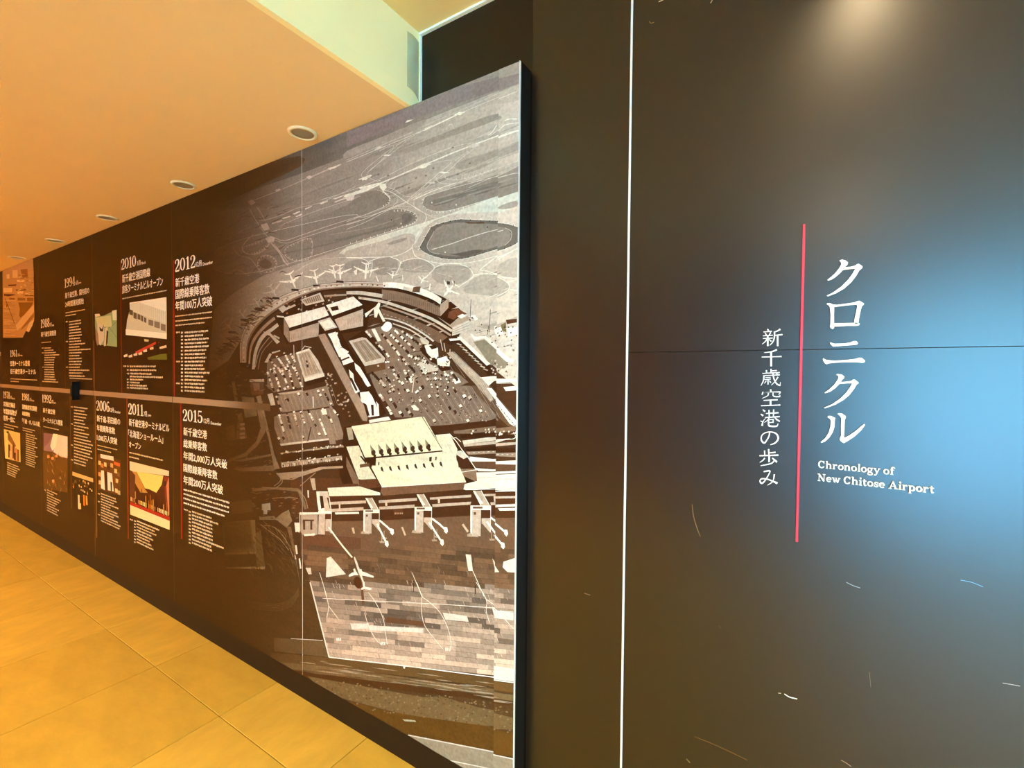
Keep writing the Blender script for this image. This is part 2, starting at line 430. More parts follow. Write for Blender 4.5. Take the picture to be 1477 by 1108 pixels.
# ------------------------------------------------------------------ downlights
def lathe(name, prof, m, parent, seg=40, flip=False):
    bm = bmesh.new(); rings = []
    for r, z in prof:
        rings.append([bm.verts.new((r * math.cos(2 * math.pi * k / seg), r * math.sin(2 * math.pi * k / seg), z)) for k in range(seg)])
    for A, B in zip(rings, rings[1:]):
        for k in range(seg): bm.faces.new((A[k], A[(k + 1) % seg], B[(k + 1) % seg], B[k]))
    if prof[-1][0] < 0.045 and name == 'lamp_glass': bm.faces.new(rings[-1])
    for f in bm.faces: f.smooth = True
    bmesh.ops.recalc_face_normals(bm, faces=bm.faces)
    me = bpy.data.meshes.new(name); bm.to_mesh(me); bm.free()
    return link(name, me, m, parent)
def downlight(x, y, z, label, group, lit=False, watts=0, size=150, col=WARM, proto=[]):
    e = empty('recessed_downlight', (x, y, z), label, 'downlight', group)
    lathe('trim_ring', [(0.040, -0.001), (0.042, -0.006), (0.047, -0.008), (0.053, -0.006), (0.055, 0.0)], M['lamp_ring'], e)
    lathe('reflector', [(0.041, -0.004), (0.036, -0.0035), (0.030, -0.0030)], M['lamp_cone'], e)
    lathe('lamp_glass', [(0.030, -0.003), (0.015, -0.0028), (0.004, -0.0027)], M['lamp_lit'] if lit else M['lamp_glass'], e, 24)
    if watts:
        ld = bpy.data.lights.new('lamp', 'SPOT'); ld.energy = watts; ld.color = col; ld.spot_size = math.radians(size); ld.spot_blend = 1.0; ld.shadow_soft_size = 0.05
        lo = bpy.data.objects.new('lamp', ld); COL.objects.link(lo); lo.parent = e; lo.location = (0, 0, -0.02)
    return e
xl = -1.690
names = ['nearest the bulkhead, closest of the unlit row beside the mural', 'second from the bulkhead, above the joint before the mural', 'third from the bulkhead, above the timeline boards', 'fourth from the bulkhead, above the timeline boards', 'fifth from the bulkhead, where the soffit meets the old photo']
for k in range(5):
    downlight(xl - 0.985 * k, -0.080, H, 'round downlight ' + names[k], 'downlights along the timeline wall')
i = 0
for k in range(6):
    for y in (-2.3, -3.6):  # unseen rows, added to light the room and bounce onto the soffit
        downlight(-2.3 - 1.9 * k, y, H, 'added out-of-view soffit downlight, %s from the bulkhead in the %s row' % (('first', 'second', 'third', 'fourth', 'fifth', 'sixth')[k], 'nearer' if y > -3 else 'farther'), 'added soffit downlights', True, 112, 165, WARM); i += 1
for x, wd in ((0.2, 'nearest the bulkhead'), (2.0, 'in the middle of its row'), (3.8, 'nearest the side wall')):  # unseen upper row, added for warm fill under the higher ceiling
    downlight(x, -2.6, ZC, 'added upper downlight behind the viewer, ' + wd, 'added upper downlights', True, 95, 165, (1.0, 0.78, 0.46))
for x, wd in ((1.9, 'nearer the title letters'), (3.3, 'farther from the title letters')):  # unseen pair, added to brighten the bulkhead face
    downlight(x, -1.0, ZC, 'added upper fill downlight beyond the right of the view, ' + wd, 'added upper downlights', True, 130, 165, (1.0, 0.80, 0.46))
downlight(0.13, -0.42, ZC, 'lit round downlight close to the title wall', None, True, 40, 120, WARM2)
# ================================================================== PRINTS
# ------------------------------------------------------------------ lettering engines
def arc(cx, cy, rx, ry, a0, a1, thick, thin, n=14):
    out = []
    for i in range(n + 1):
        a = math.radians(a0 + (a1 - a0) * i / n)
        out.append((cx + rx * math.cos(a), cy + ry * math.sin(a), thin + (thick - thin) * abs(math.cos(a))))
    return out
TK, TN = 0.25, 0.11
def bar(x0, x1, y, w=TN): return [(x0, y, w), (x1, y, w)]
def stem(x, y0, y1, w=TK): return [(x, y0, w), (x, y1, w)]
def slab(x, y, r=0.22): return bar(x - r, x + r, y)
GL = {  # slab-serif letters on an x-height of 1, capital height 1.5: (advance, strokes)
 'C': (1.55, [arc(0.75, 0.75, 0.56, 0.69, 42, 318, 0.27, 0.12, 22), [(1.24, 1.0, 0.1), (1.24, 1.5, 0.1)], [(1.27, 0.42, 0.1), (1.15, 0.25, 0.12)]]),
 'h': (1.4, [stem(0.3, 0, 1.55), bar(0.05, 0.3, 1.5), slab(0.3, 0.05), [(0.38, 0.72, 0.1), (0.55, 0.93, 0.13), (0.78, 0.96, 0.16), (0.98, 0.8, 0.24), (1.02, 0.6, 0.25), (1.02, 0, 0.25)], slab(1.02, 0.05)]),
 'n': (1.4, [stem(0.3, 0, 1.0), bar(0.05, 0.3, 0.95), slab(0.3, 0.05), [(0.38, 0.72, 0.1), (0.55, 0.93, 0.13), (0.78, 0.96, 0.16), (0.98, 0.8, 0.24), (1.02, 0.6, 0.25), (1.02, 0, 0.25)], slab(1.02, 0.05)]),
 'r': (1.1, [stem(0.3, 0, 1.0), bar(0.05, 0.3, 0.95), slab(0.3, 0.05, 0.26), [(0.38, 0.6, 0.1), (0.52, 0.88, 0.13), (0.7, 0.95, 0.14)], [(0.74, 0.98, 0.16), (0.88, 0.82, 0.24)]]),
 'o': (1.2, [arc(0.58, 0.5, 0.42, 0.45, 0, 360, 0.25, 0.11, 26)]),
 'l': (0.7, [stem(0.34, 0, 1.55), bar(0.08, 0.34, 1.5), slab(0.34, 0.05, 0.27)]),
 'i': (0.7, [stem(0.34, 0, 1.0), bar(0.08, 0.34, 0.95), slab(0.34, 0.05, 0.27), [(0.34, 1.3, 0.26), (0.34, 1.56, 0.26)]]),
 'g': (1.2, [arc(0.5, 0.62, 0.32, 0.33, 0, 360, 0.22, 0.1, 20), [(0.72, 0.86, 0.1), (0.9, 0.96, 0.12), (1.05, 0.9, 0.16)], [(0.3, 0.34, 0.12), (0.22, 0.18, 0.16), (0.4, 0.08, 0.2), (0.78, 0.04, 0.2), (0.98, -0.12, 0.18), (0.9, -0.36, 0.14), (0.55, -0.46, 0.12), (0.18, -0.36, 0.14), (0.14, -0.14, 0.13), (0.32, 0.06, 0.12)]]),
 'y': (1.25, [[(0.25, 0.95, 0.24), (0.64, 0.1, 0.24)], [(1.02, 0.95, 0.12), (0.6, 0.0, 0.13), (0.42, -0.34, 0.14), (0.2, -0.4, 0.16)], bar(0.02, 0.5, 0.95), bar(0.82, 1.22, 0.95), [(0.12, -0.36, 0.2), (0.28, -0.36, 0.2)]]),
 'f': (0.9, [[(0.36, 0, 0.25), (0.36, 1.15, 0.25), (0.42, 1.38, 0.2), (0.6, 1.5, 0.14), (0.8, 1.44, 0.16)], bar(0.08, 0.74, 0.95), slab(0.36, 0.05, 0.28), [(0.76, 1.45, 0.2), (0.88, 1.3, 0.2)]]),
 'N': (1.85, [stem(0.4, 0, 1.5, 0.13), [(0.36, 1.48, 0.28), (1.4, 0.04, 0.28)], stem(1.42, 0.0, 1.5, 0.13), bar(0.08, 0.5, 1.45), bar(1.14, 1.7, 1.45), bar(0.12, 0.68, 0.05)]),
 'e': (1.15, [arc(0.56, 0.5, 0.4, 0.45, 8, 320, 0.25, 0.11, 22), bar(0.2, 0.98, 0.54, 0.1)]),
 'w': (1.75, [[(0.26, 0.95, 0.24), (0.56, 0.08, 0.24)], [(0.6, 0.02, 0.11), (0.88, 0.9, 0.11)], [(0.84, 0.95, 0.24), (1.14, 0.08, 0.24)], [(1.18, 0.02, 0.11), (1.48, 0.95, 0.11)], bar(0.02, 0.48, 0.95), bar(0.7, 1.0, 0.95), bar(1.3, 1.7, 0.95)]),
 't': (0.9, [[(0.38, 1.32, 0.2), (0.38, 0.3, 0.25), (0.44, 0.1, 0.2), (0.6, 0.05, 0.13), (0.78, 0.2, 0.1)], bar(0.08, 0.76, 0.95)]),
 's': (1.0, [[(0.82, 0.74, 0.1), (0.66, 0.92, 0.12), (0.4, 0.94, 0.16), (0.22, 0.76, 0.2), (0.4, 0.56, 0.22), (0.66, 0.44, 0.22), (0.8, 0.26, 0.2), (0.62, 0.07, 0.15), (0.36, 0.07, 0.12), (0.16, 0.28, 0.1)], stem(0.84, 0.66, 0.98, 0.08), stem(0.14, 0.03, 0.36, 0.08)]),
 'A': (1.75, [[(0.3, 0.05, 0.12), (0.84, 1.5, 0.12)], [(0.82, 1.5, 0.2), (1.36, 0.05, 0.28)], bar(0.5, 1.1, 0.5, 0.1), bar(0.05, 0.6, 0.05), bar(1.05, 1.68, 0.05)]),
 'p': (1.3, [stem(0.3, -0.48, 1.0), bar(0.05, 0.3, 0.95), slab(0.3, -0.45, 0.27), arc(0.66, 0.5, 0.4, 0.45, -150, 150, 0.25, 0.11, 20)]),
}
DG = {  # high-contrast digits, height 1
 '0': (0.56, [arc(0.27, 0.5, 0.2, 0.47, 0, 360, 0.14, 0.045, 26)]),
 '1': (0.46, [[(0.25, 0, 0.14), (0.25, 0.98, 0.14)], [(0.08, 0.82, 0.05), (0.25, 0.96, 0.07)], bar(0.08, 0.42, 0.025, 0.05)]),
 '2': (0.56, [[(0.1, 0.72, 0.12), (0.12, 0.88, 0.08), (0.26, 0.96, 0.06), (0.4, 0.88, 0.12), (0.44, 0.7, 0.15), (0.36, 0.48, 0.12), (0.18, 0.24, 0.07), (0.08, 0.08, 0.05)], [(0.07, 0.06, 0.13), (0.47, 0.06, 0.12)], [(0.47, 0.04, 0.05), (0.49, 0.28, 0.04)], [(0.07, 0.7, 0.13), (0.15, 0.7, 0.13)]]),
 '4': (0.58, [[(0.38, 0, 0.14), (0.38, 0.98, 0.12)], [(0.36, 0.96, 0.05), (0.05, 0.3, 0.05)], bar(0.04, 0.54, 0.28, 0.05), bar(0.26, 0.5, 0.025, 0.05)]),
 '5': (0.56, [[(0.12, 0.93, 0.12), (0.44, 0.93, 0.1)], [(0.12, 0.96, 0.045), (0.11, 0.52, 0.045)], [(0.12, 0.52, 0.05), (0.27, 0.6, 0.06), (0.42, 0.5, 0.12), (0.46, 0.32, 0.15), (0.4, 0.12, 0.12), (0.24, 0.03, 0.06), (0.1, 0.1, 0.08), (0.08, 0.24, 0.12)]]),
 '6': (0.56, [[(0.44, 0.84, 0.1), (0.38, 0.95, 0.06), (0.24, 0.92, 0.07), (0.12, 0.72, 0.12), (0.1, 0.4, 0.14), (0.14, 0.14, 0.12), (0.27, 0.03, 0.05), (0.42, 0.14, 0.12), (0.45, 0.3, 0.14), (0.4, 0.48, 0.1), (0.28, 0.55, 0.05), (0.15, 0.42, 0.05)]]),
 '7': (0.54, [bar(0.07, 0.47, 0.92, 0.12), [(0.46, 0.9, 0.05), (0.3, 0.5, 0.09), (0.24, 0.2, 0.14), (0.24, 0, 0.14)]]),
 '8': (0.56, [arc(0.27, 0.74, 0.16, 0.22, 0, 360, 0.12, 0.05, 18), arc(0.27, 0.26, 0.19, 0.23, 0, 360, 0.14, 0.05, 18)]),
 '9': (0.56, [[(0.1, 0.16, 0.1), (0.16, 0.05, 0.06), (0.3, 0.08, 0.07), (0.42, 0.28, 0.12), (0.44, 0.6, 0.14), (0.4, 0.86, 0.12), (0.27, 0.97, 0.05), (0.12, 0.86, 0.12), (0.09, 0.7, 0.14), (0.14, 0.52, 0.1), (0.26, 0.45, 0.05), (0.39, 0.58, 0.05)]]),
}
def strokes_tris(strokes, sm=True):
    T_ = []
    for s in strokes:
        P = smooth(s, 4) if (sm and 2 < len(s) < 14) else s
        L, R = ribbon(P)
        for q in quads(L, R): T_ += [(q[0], q[1], q[2]), (q[0], q[2], q[3])]
    return T_
_fc = {}
def font_tris(text, bold=0.0):
    """flat triangles of a text in the built-in font, on a unit em"""
    k = (text, bold)
    if k in _fc: return _fc[k]
    c = bpy.data.curves.new('t', 'FONT'); c.body = text; c.resolution_u = 2
    o = bpy.data.objects.new('t', c); COL.objects.link(o)
    dg = bpy.context.evaluated_depsgraph_get(); dg.update()
    m = bpy.data.meshes.new_from_object(o.evaluated_get(dg)); m.calc_loop_triangles()
    v = [(q.co.x, q.co.y) for q in m.vertices]
    T_ = [tuple(v[i] for i in t.vertices) for t in m.loop_triangles]
    if bold: T_ = [tuple((p[0] + dx, p[1] + dy) for p in t) for dx, dy in ((-bold, 0), (bold, 0), (0, bold * 0.5), (0, -bold * 0.5)) for t in T_]
    bpy.data.objects.remove(o); bpy.data.curves.remove(c); bpy.data.meshes.remove(m)
    _fc[k] = T_; return T_
def fit(T_, x0, z0, x1, z1):
    """scale a set of triangles into a box on the wall"""
    xs_ = [p[0] for t in T_ for p in t]; ys_ = [p[1] for t in T_ for p in t]
    a, b, c, d = min(xs_), max(xs_), min(ys_), max(ys_)
    f = lambda p: (x0 + (p[0] - a) / (b - a) * (x1 - x0), z0 + (p[1] - c) / ((d - c) or 1) * (z1 - z0))
    return [tuple(f(p) for p in t) for t in T_]
def digits(s):
    T_, x = [], 0
    for ch in s:
        adv, st = DG[ch]; T_ += [tuple((p[0] + x, p[1]) for p in t) for t in strokes_tris(st)]; x += adv
    return T_

# ------------------------------------------------------------------ the mural's artwork
def fade_amount(px, py):
    s0 = 283 + max(0, py - 600) * 0.10; s1 = 440 if py < 700 else 440 + (py - 700) * 0.2
    if py > 600: s0 = 290; s1 = 470
    if py < 300: s0, s1 = 300, 450
    return sst(s0, s1, px)
def tone(p, col):
    if callable(col): col = col(*p)
    f = 0.06 + 0.94 * fade_amount(p[0], p[1])
    if p[0] < 268: f *= sst(250, 268, p[0])
    return tuple(FADE_C[i] + (col[i] - FADE_C[i]) * f for i in range(3))
G = lambda v: (v, v * 0.94, v * 0.85)
mu = Ink(tone)
def airfield(px, py):
    v = 118 + (px - 330) * 0.16
    if px > 560: v += 6
    # darker band towards the top edge
    top = 386 - 0.4 * px
    d = py - (386 - px * 0.398)
    return G(v)
def dark_ground(px, py):
    return (66, 42, 26) if py < 800 else (74, 52, 30)
# ground sheets
mu.poly('0', '240,80 760,80 760,1112 240,1112', dark_ground, 0, sub=16)
mu.poly('0', '250,290 752,80 752,274 700,293 620,322 520,351 450,374 379,398 337,423 309,446 250,460', airfield, 1, sub=12)
mu.poly('0', '250,290 752,84 752,118 640,163 560,196 500,226 430,252 360,276 300,300 250,330', lambda x, y: tuple(v * (0.80 if x > 480 else 0.72) for v in airfield(x, y)), 2, sub=14)
mu.poly('2', '0,470 600,215 1230,0 1440,-80 1440,-160 900,-20 850,0 500,170 0,345', lambda x, y: (133, 121, 116), 2, sub=14)
for s, g in (('640,250 1200,30 1420,-60 1420,60 1150,130 640,330', 176), ('500,560 900,430 1240,290 1240,370 1000,440 560,600', 172), ('0,500 300,380 640,240 560,330 200,470 0,560', 158)):
    mu.poly('2', s, G(g), 2, sm=3)
for s, g in (('300,520 700,380 1200,200 1240,240 800,400 420,540', 150), ('900,600 1240,480 1420,400 1420,470 1240,540 960,650', 158), ('640,900 1000,740 1420,600 1420,790 1240,860 1110,900 700,960', 140),
             ('1060,700 1420,560 1420,600 1240,690 1000,760', 178)):
    mu.poly('2', s, G(g), 2, sm=3)
for k in range(46):   # mown stripes in the grass
    x = random.uniform(330, 700); y = 386 - 0.398 * x + random.uniform(45, 150); L = random.uniform(25, 110)
    v = 118 + (x - 330) * 0.16 + random.uniform(-20, 16)
    mu.line('0', [(x, y, 0.3), (x + L / 2, y - L / 2 * 0.40, random.uniform(1.5, 5)), (x + L, y - L * 0.39, 0.3)], None, G(v), 2, sm=3)
def art(s, w, c, layer=4, fr='2', sm=3, closed=False):
    mu.line(fr, s, w, c, layer, sm, closed)
Wt = (226, 224, 206); Lt = (205, 198, 182)
# far runway
art('0,590 270,480 560,360 900,205 1240,60 1400,-5', 0.9, Lt); art('0,575 260,465 540,345', 0.5, Lt); art('620,300 900,180 1240,30', 0.5, Lt)
for s, c in (('225,492 270,462 305,466 260,490', Lt), ('560,358 600,338 630,334 600,354', Lt), ('880,205 925,178 975,180 935,205', Wt), ('640,318 700,288 710,300 650,326', Wt), ('480,268 500,248 548,240 510,262', Wt), ('300,540 320,528 372,530 345,542', Wt)):
    mu.poly('2', s, c, 5)
mu.poly('2', '620,335 900,200 905,208 640,335', Wt, 4)
art('270,500 340,462 385,456 380,475 340,500 190,620 130,680 125,705 140,735', 0.6, Lt); art('560,370 420,450 240,620 170,680 180,710 240,745 280,740', 0.6, Lt); art('520,395 400,495 210,640 165,690', 0.4, Lt)
art('100,735 190,700 200,705 130,740', 1.2, Wt); mu.poly('2', '120,735 150,715 185,715 160,738', Wt, 5)
# near runway
art('-210,900 0,835 260,735 560,590 860,470 1040,430', 0.7, Lt, 3); art('0,862 250,775 600,628 860,520 1000,465 1240,375 1420,310', 1.9, Wt)
mu.poly('2', '100,800 260,760 295,768 160,832 135,832', Wt, 5); mu.poly('2', '580,628 640,600 690,605 640,640 600,642', Wt, 5); mu.poly('2', '985,468 1040,436 1092,450 1040,474', Lt, 5)
mu.poly('2', '-30,880 0,855 130,815 150,835 0,880', Wt, 4); mu.poly('2', '0,885 30,870 60,885 40,903 0,905', Wt, 5)
for k in range(12):
    x = 330 + k * 48; y = 735 - k * 22.5
    mu.line('2', [(x, y), (x + 14, y + 18)], 0.5, Lt, 4)
art('300,790 350,740 420,705 700,605 840,575 855,595 760,680 560,850 510,873 470,868 400,820 330,790', 0.6, Lt)
art('1230,290 1190,350 1160,370', 1.0, Wt); art('1000,500 860,600 700,730 500,905', 0.7, Lt); art('1060,470 940,560 850,650 700,760 540,905', 0.7, Lt)
art('1420,250 1300,270 1240,330 1180,372', 0.8, Wt); art('1300,235 1340,220 1400,222', 1.2, Wt); art('1240,375 1330,330 1420,320', 0.9, Wt)
mu.poly('2', '750,672 790,668 850,678 790,685', Wt, 5); mu.poly('2', '640,762 720,752 730,765 700,768', Lt, 4)
art('740,710 760,760 880,765 1000,730 1240,630 1420,560', 0.6, Lt); art('770,690 735,720 740,750', 0.6, Lt); art('1000,800 1240,700 1420,660', 0.5, Lt); art('540,905 700,830 900,760', 0.8, Wt)
ov = '810,690 805,715 830,730 900,735 1000,720 1130,680 1240,640'
art(ov, 0.6, Lt); mu.ticks('2', ov, 2.0, 0.6, Wt, 5.0, closed=False, side=-1)
art('300,760 290,790 310,820 360,830 400,800', 0.9, Lt); art('360,790 380,760 420,750', 0.5, Lt); art('300,830 350,880 355,909', 1.2, Wt)
mu.poly('2', '270,775 320,765 330,800 300,830 275,800', Wt, 5)
for x, y in ((250, 690), (330, 700), (560, 720), (640, 700), (700, 640), (860, 470), (450, 790), (500, 800), (1000, 600), (900, 690)): mu.poly('2', [(x, y), (x + 16, y - 8), (x + 22, y + 4), (x + 6, y + 10)], G(118), 4)
# taxiway crossing and infield ovals
art('340,30 400,60 485,120 560,165 640,215 655,245 640,290 560,430 540,495', 0.7, Wt, fr='3'); art('400,60 420,110 380,155', 0.6, Lt, fr='3')
art('0,310 150,262 370,165 480,125 620,50 760,0', 0.7, Lt, fr='3'); art('0,345 150,290 340,190 440,155 550,165', 0.5, Lt, fr='3'); art('640,0 500,120 400,160', 0.6, Lt, fr='3')
art('620,60 560,100 555,160 600,195 700,235 850,230 1000,190 1410,60', 0.6, Lt, fr='3'); art('0,300 200,235 380,165', 1.4, G(170), 3, fr='3'); art('640,210 720,250 860,240', 1.2, G(190), 3, fr='3')
inf = '625,130 640,85 700,60 880,5 1240,-90 1420,-130 1420,20 1240,75 1000,150 850,190 740,200 660,180'
mu.poly('3', inf, G(136), 3, sm=0); art(inf, 0.7, Lt, fr='3'); mu.ticks('3', '640,85 625,130 660,180 740,200 850,190 1000,150 1240,75', 2.4, 0.8, Wt, 4.6, closed=False, side=1)
for k in range(12): 
    x = random.uniform(690, 1250); y = 165 - (x - 690) * 0.27 - random.uniform(0, 70)
    mu.line('3', [(x, y, 0.3), (x + 90, y - 26, 2.5), (x + 190, y - 56, 0.3)], None, G(random.choice((112, 150))), 4, sm=2)
mu.poly('3', '680,130 720,105 1000,20 1250,-55 1250,-20 900,100 760,150 700,150', G(120), 3, sm=2)
inf2 = '-620,380 -580,330 -300,265 0,150 120,60 250,25 330,70 355,110 340,150 290,170 0,285 -300,395 -560,470 -640,440'
mu.poly('3', inf2, G(128), 3, sm=2); mu.ticks('3', '290,30 355,70 360,115 330,150 290,168', 2.6, 0.8, Wt, 3.6, closed=False, side=1); art('250,25 330,50 358,110 300,165 0,285', 0.6, Lt, fr='3')
inf3 = '-1080,560 -1040,500 -760,400 0,230 130,250 370,180 480,185 560,215 580,260 540,300 380,355 0,478 -700,690 -1000,700 -1100,640'
mu.poly('3', inf3, G(126), 3, sm=2); art(inf3, 0.6, Lt, fr='3', closed=True)
mu.ticks('3', '370,190 480,185 560,215 582,260 545,305 420,345 200,420 0,478', 2.6, 0.8, Wt, 4.2, closed=False, side=1)
mu.poly('3', '450,230 520,215 540,260 500,300 440,320 460,280', G(108), 4, sm=2)
art('-140,390 200,330 440,250', 1.0, G(150), 4, fr='3'); art('-100,440 200,370 420,310', 2.6, G(112), 4, fr='3'); art('-600,560 -200,480 100,400', 2.0, G(112), 4, fr='3')
# apron and its markings
mu.poly('0', '309,446 337,423 379,398 450,374 520,351 620,322 700,293 752,272 752,560 640,470 560,425 470,412 400,430 360,470 330,520 300,540', lambda x, y: G(166) if x < 480 else G(min(206, 166 + (x - 480) * 0.15)), 2, sub=12)
mu.poly('3', '0,490 600,300 860,215 1410,18 1410,120 1240,200 860,225 640,330 560,470 360,480 0,560', (206, 206, 188), 3, sm=2, sub=10)
mu.poly('3', '300,440 480,380 560,400 540,480 360,540 100,560 0,570 0,520', G(182), 4, sm=2)
mu.poly('3', '330,465 420,430 500,415 470,440 380,470', G(150), 4, sm=2); mu.poly('3', '1240,150 1330,110 1400,95 1400,140 1290,165', G(160), 4, sm=2)
for s, g in (('220,600 380,575 420,620 400,700 260,720 200,650', 152), ('460,610 600,590 700,640 700,690 560,700 450,680', 160), ('730,670 860,640 1000,660 1020,720 960,780 800,800 700,740', 164), ('1050,740 1200,710 1320,770 1330,830 1240,890 1080,880 960,850', 174), ('1250,620 1400,560 1400,720 1260,700', 180), ('0,620 120,590 180,620 160,690 0,700', 150)):
    mu.poly('3', s, G(g), 4, sm=3)
for k in range(60):
    x = random.uniform(520, 745); y = random.uniform(380, 505) 
    mu.line('0', [(x, y, 0.2), (x + 8, y - 2.5, random.uniform(1, 2.4)), (x + 17, y - 5, 0.2)], None, G(random.choice((140, 150, 185, 195))), 5)
dk = '690,330 740,305 850,275 940,262 1100,270 1240,275 1330,285 1410,310 1420,420 1390,450 1300,490 1120,545 1000,580 900,595 780,585 680,555 615,520 600,490'
mu.poly('3', dk, G(104), 5); mu.poly('3', '740,335 850,300 940,290 1100,298 1240,305 1310,320 1350,360 1330,430 1250,480 1100,525 960,560 860,568 740,545 680,515 660,480', G(134), 6, sm=2)
mu.poly('3', '700,520 900,560 1000,560 1130,520 1040,515 900,545 780,540', G(92), 7, sm=2); mu.poly('3', '960,285 1050,290 1130,285 1130,300 1000,300', (86, 64, 44), 7)
art('690,330 740,305 850,275 940,262 1100,270 1240,275 1330,285 1410,310', 0.6, Wt, 7, fr='3', sm=2); art('1420,420 1390,450 1300,490 1120,545 1000,580 900,595 780,585 680,555 615,520 600,490 690,330', 0.6, Wt, 7, fr='3', sm=2)
mu.ticks('3', dk, -2.4, 0.7, Wt, 5.0, 8, 2, True); mu.ticks('3', dk, 2.0, 0.9, G(40), 5.0, 8, 2, True)
art('720,360 700,400 660,480 690,530 760,550', 0.5, Lt, 8, fr='3'); art('1300,315 1355,345 1350,410 1300,460', 0.6, Lt, 8, fr='3'); mu.line('3', '700,512 860,465 1000,415 1130,375 1290,335', 1.2, Lt, 8)
for x, y in ((1155, 328), (810, 535), (700, 128), (900, 145), (370, 270), (448, 300)): mu.poly('3', [(x - 5, y - 5), (x + 5, y - 5), (x + 4, y + 6), (x - 4, y + 6)], (40, 25, 15) if x in (1155, 370) else Wt, 9)
for s in ('0,578 350,570 470,540 540,495', '540,495 560,560 620,590 770,625 1000,620 1240,560 1410,480', '350,570 430,600 440,640 400,720', '460,625 440,620 520,590 620,590 700,630 720,665 640,750', '0,580 120,585 180,620 170,690', '180,620 210,600 205,690 190,740', '210,600 280,575 350,570',
          '720,665 780,635 900,625 1000,660 1038,715 1020,750 900,830', '1038,720 1120,710 1240,720 1320,760 1340,800 1310,840 1180,900', '1240,560 1090,680', '1090,680 1160,690 1240,715 1400,730', '1330,760 1410,735', '1345,820 1410,830'):
    art(s, 1.0, Wt, 6, fr='3')
mu.line('3', '230,655 700,690 900,745', 0.6, Lt, 6, dash=(6, 3)); art('190,540 210,455', 0.5, Lt, 6, fr='3'); art('235,550 250,455', 0.5, Lt, 6, fr='3')
art('0,575 -200,590 -330,640 -420,700', 0.5, Lt, 6, fr='3'); art('1410,480 1300,540 1250,575', 1.4, Wt, 6, fr='3')
# the faint left end of the airfield (frame 1)
for s, w in (('400,400 440,480 520,610 600,720 560,800 470,850 380,850', 0.9), ('470,390 500,430 560,530', 0.8), ('440,330 520,300 700,230 980,110', 0.8), ('980,110 1180,25 1290,-20', 1.6), ('500,520 560,520 720,470 880,400 1100,350 1440,190', 0.8), ('620,555 720,525', 2.2), ('690,580 1000,450 1240,370 1477,290', 0.7),
             ('640,690 740,720 870,680 1100,600 1477,480', 1.0), ('650,715 760,745 900,700 1150,620 1477,520', 0.8), ('610,740 690,830 740,920 780,960', 2.2), ('640,750 720,850 790,950', 1.0), ('440,660 360,740 330,800 380,850', 1.0), ('240,780 300,860 420,900 520,1050', 0.8), ('180,1040 280,1000 400,1060', 0.8)):
    art(s, w, (186, 170, 158), 4, fr='1')
for s in ('385,345 425,318 465,350 420,382', '510,565 575,548 600,610 540,625', '555,700 610,675 650,690 640,735 590,740', '650,230 690,215 710,230 670,248', '950,105 985,88 1020,105 980,125'): mu.poly('1', s, (196, 182, 172), 5)
for s in ('820,460 890,430 900,440 840,468', '850,485 910,458 915,468 860,492', '1200,318 1280,290 1340,270 1340,278 1240,320', '1225,345 1290,318 1420,280 1420,300 1300,325 1235,352', '1340,325 1390,300 1420,310 1400,330 1350,335', '1160,20 1230,0 1300,-25 1240,15 1180,35', '720,500 800,480 800,488 730,512', '940,410 1010,380 1010,390 945,420', '1080,360 1160,330 1165,342 1100,368'): mu.poly('1', s, (214, 204, 190), 5)
for s in ('480,950 500,890 560,860 630,880 668,930 650,990 590,1030 510,1010', '330,800 400,760 520,720 590,700 570,780 480,840 380,850', '740,850 760,790 830,750 1000,700 1000,880 880,915 800,900'):
    mu.line('1', s, 0.8, (176, 160, 148), 4, 4, True); mu.ticks('1', s, 2.4, 0.9, (196, 182, 170), 3.6, 5, 4, True, 1)
mu.poly('1', '500,930 560,900 620,940 590,990 520,980', (98, 82, 70), 5, sm=3); mu.poly('1', '0,200 500,-10 900,-100 900,0 560,160 300,290 90,370 0,400', (84, 62, 40), 3, sm=2)
for k in range(60):
    x, y = random.uniform(60, 700), random.uniform(380, 1060); 
    mu.line('1', [(x, y, 0.2), (x + random.uniform(20, 60), y + random.uniform(-30, 10), 1.6), (x + random.uniform(60, 120), y + random.uniform(-60, 10), 0.2)], None, random.choice(((96, 80, 62), (150, 134, 120))), 4, sm=3)
# ---- airport buildings
C0 = (234, 229, 212); C1 = (200, 190, 172); C2 = (168, 148, 128); C3 = (130, 108, 90); C4 = (92, 66, 48); C5 = (48, 24, 12)
def resample(P, n=48):
    d = [0]
    for a, b in zip(P, P[1:]): d.append(d[-1] + math.dist(a, b))
    out = []; j = 0
    for k in range(n + 1):
        t = d[-1] * k / n
        while j < len(P) - 2 and d[j + 1] < t: j += 1
        u = (t - d[j]) / ((d[j + 1] - d[j]) or 1); out.append((P[j][0] + (P[j + 1][0] - P[j][0]) * u, P[j][1] + (P[j + 1][1] - P[j][1]) * u))
    return out
def horseshoe(P_out, P_in, col, layer, sub=True):
    a, b = smooth(pts('B', P_out), 5), smooth(pts('B', P_in), 5); layer = mu.lev(layer)
    for q in quads(resample(a), resample(b)):
        for t in ((0, 1, 2), (0, 2, 3)): mu.tri(q[t[0]], q[t[1]], q[t[2]], col, layer, 14)
horseshoe('145,470 150,330 215,230 330,150 460,105 560,88 700,82 800,92', '205,480 205,350 262,262 360,190 470,140 560,125 700,118 800,128', C5, 4)
horseshoe('146,450 152,330 215,232 330,152 460,107 560,90 700,84 800,90', '172,450 182,345 240,258 345,180 465,127 560,110 700,104 800,108', C1, 5)
horseshoe('172,450 182,345 240,258 345,180 465,127 560,110 700,104 800,108', '176,450 188,350 245,265 350,187 468,133 562,116 700,110 800,114', C3, 6)
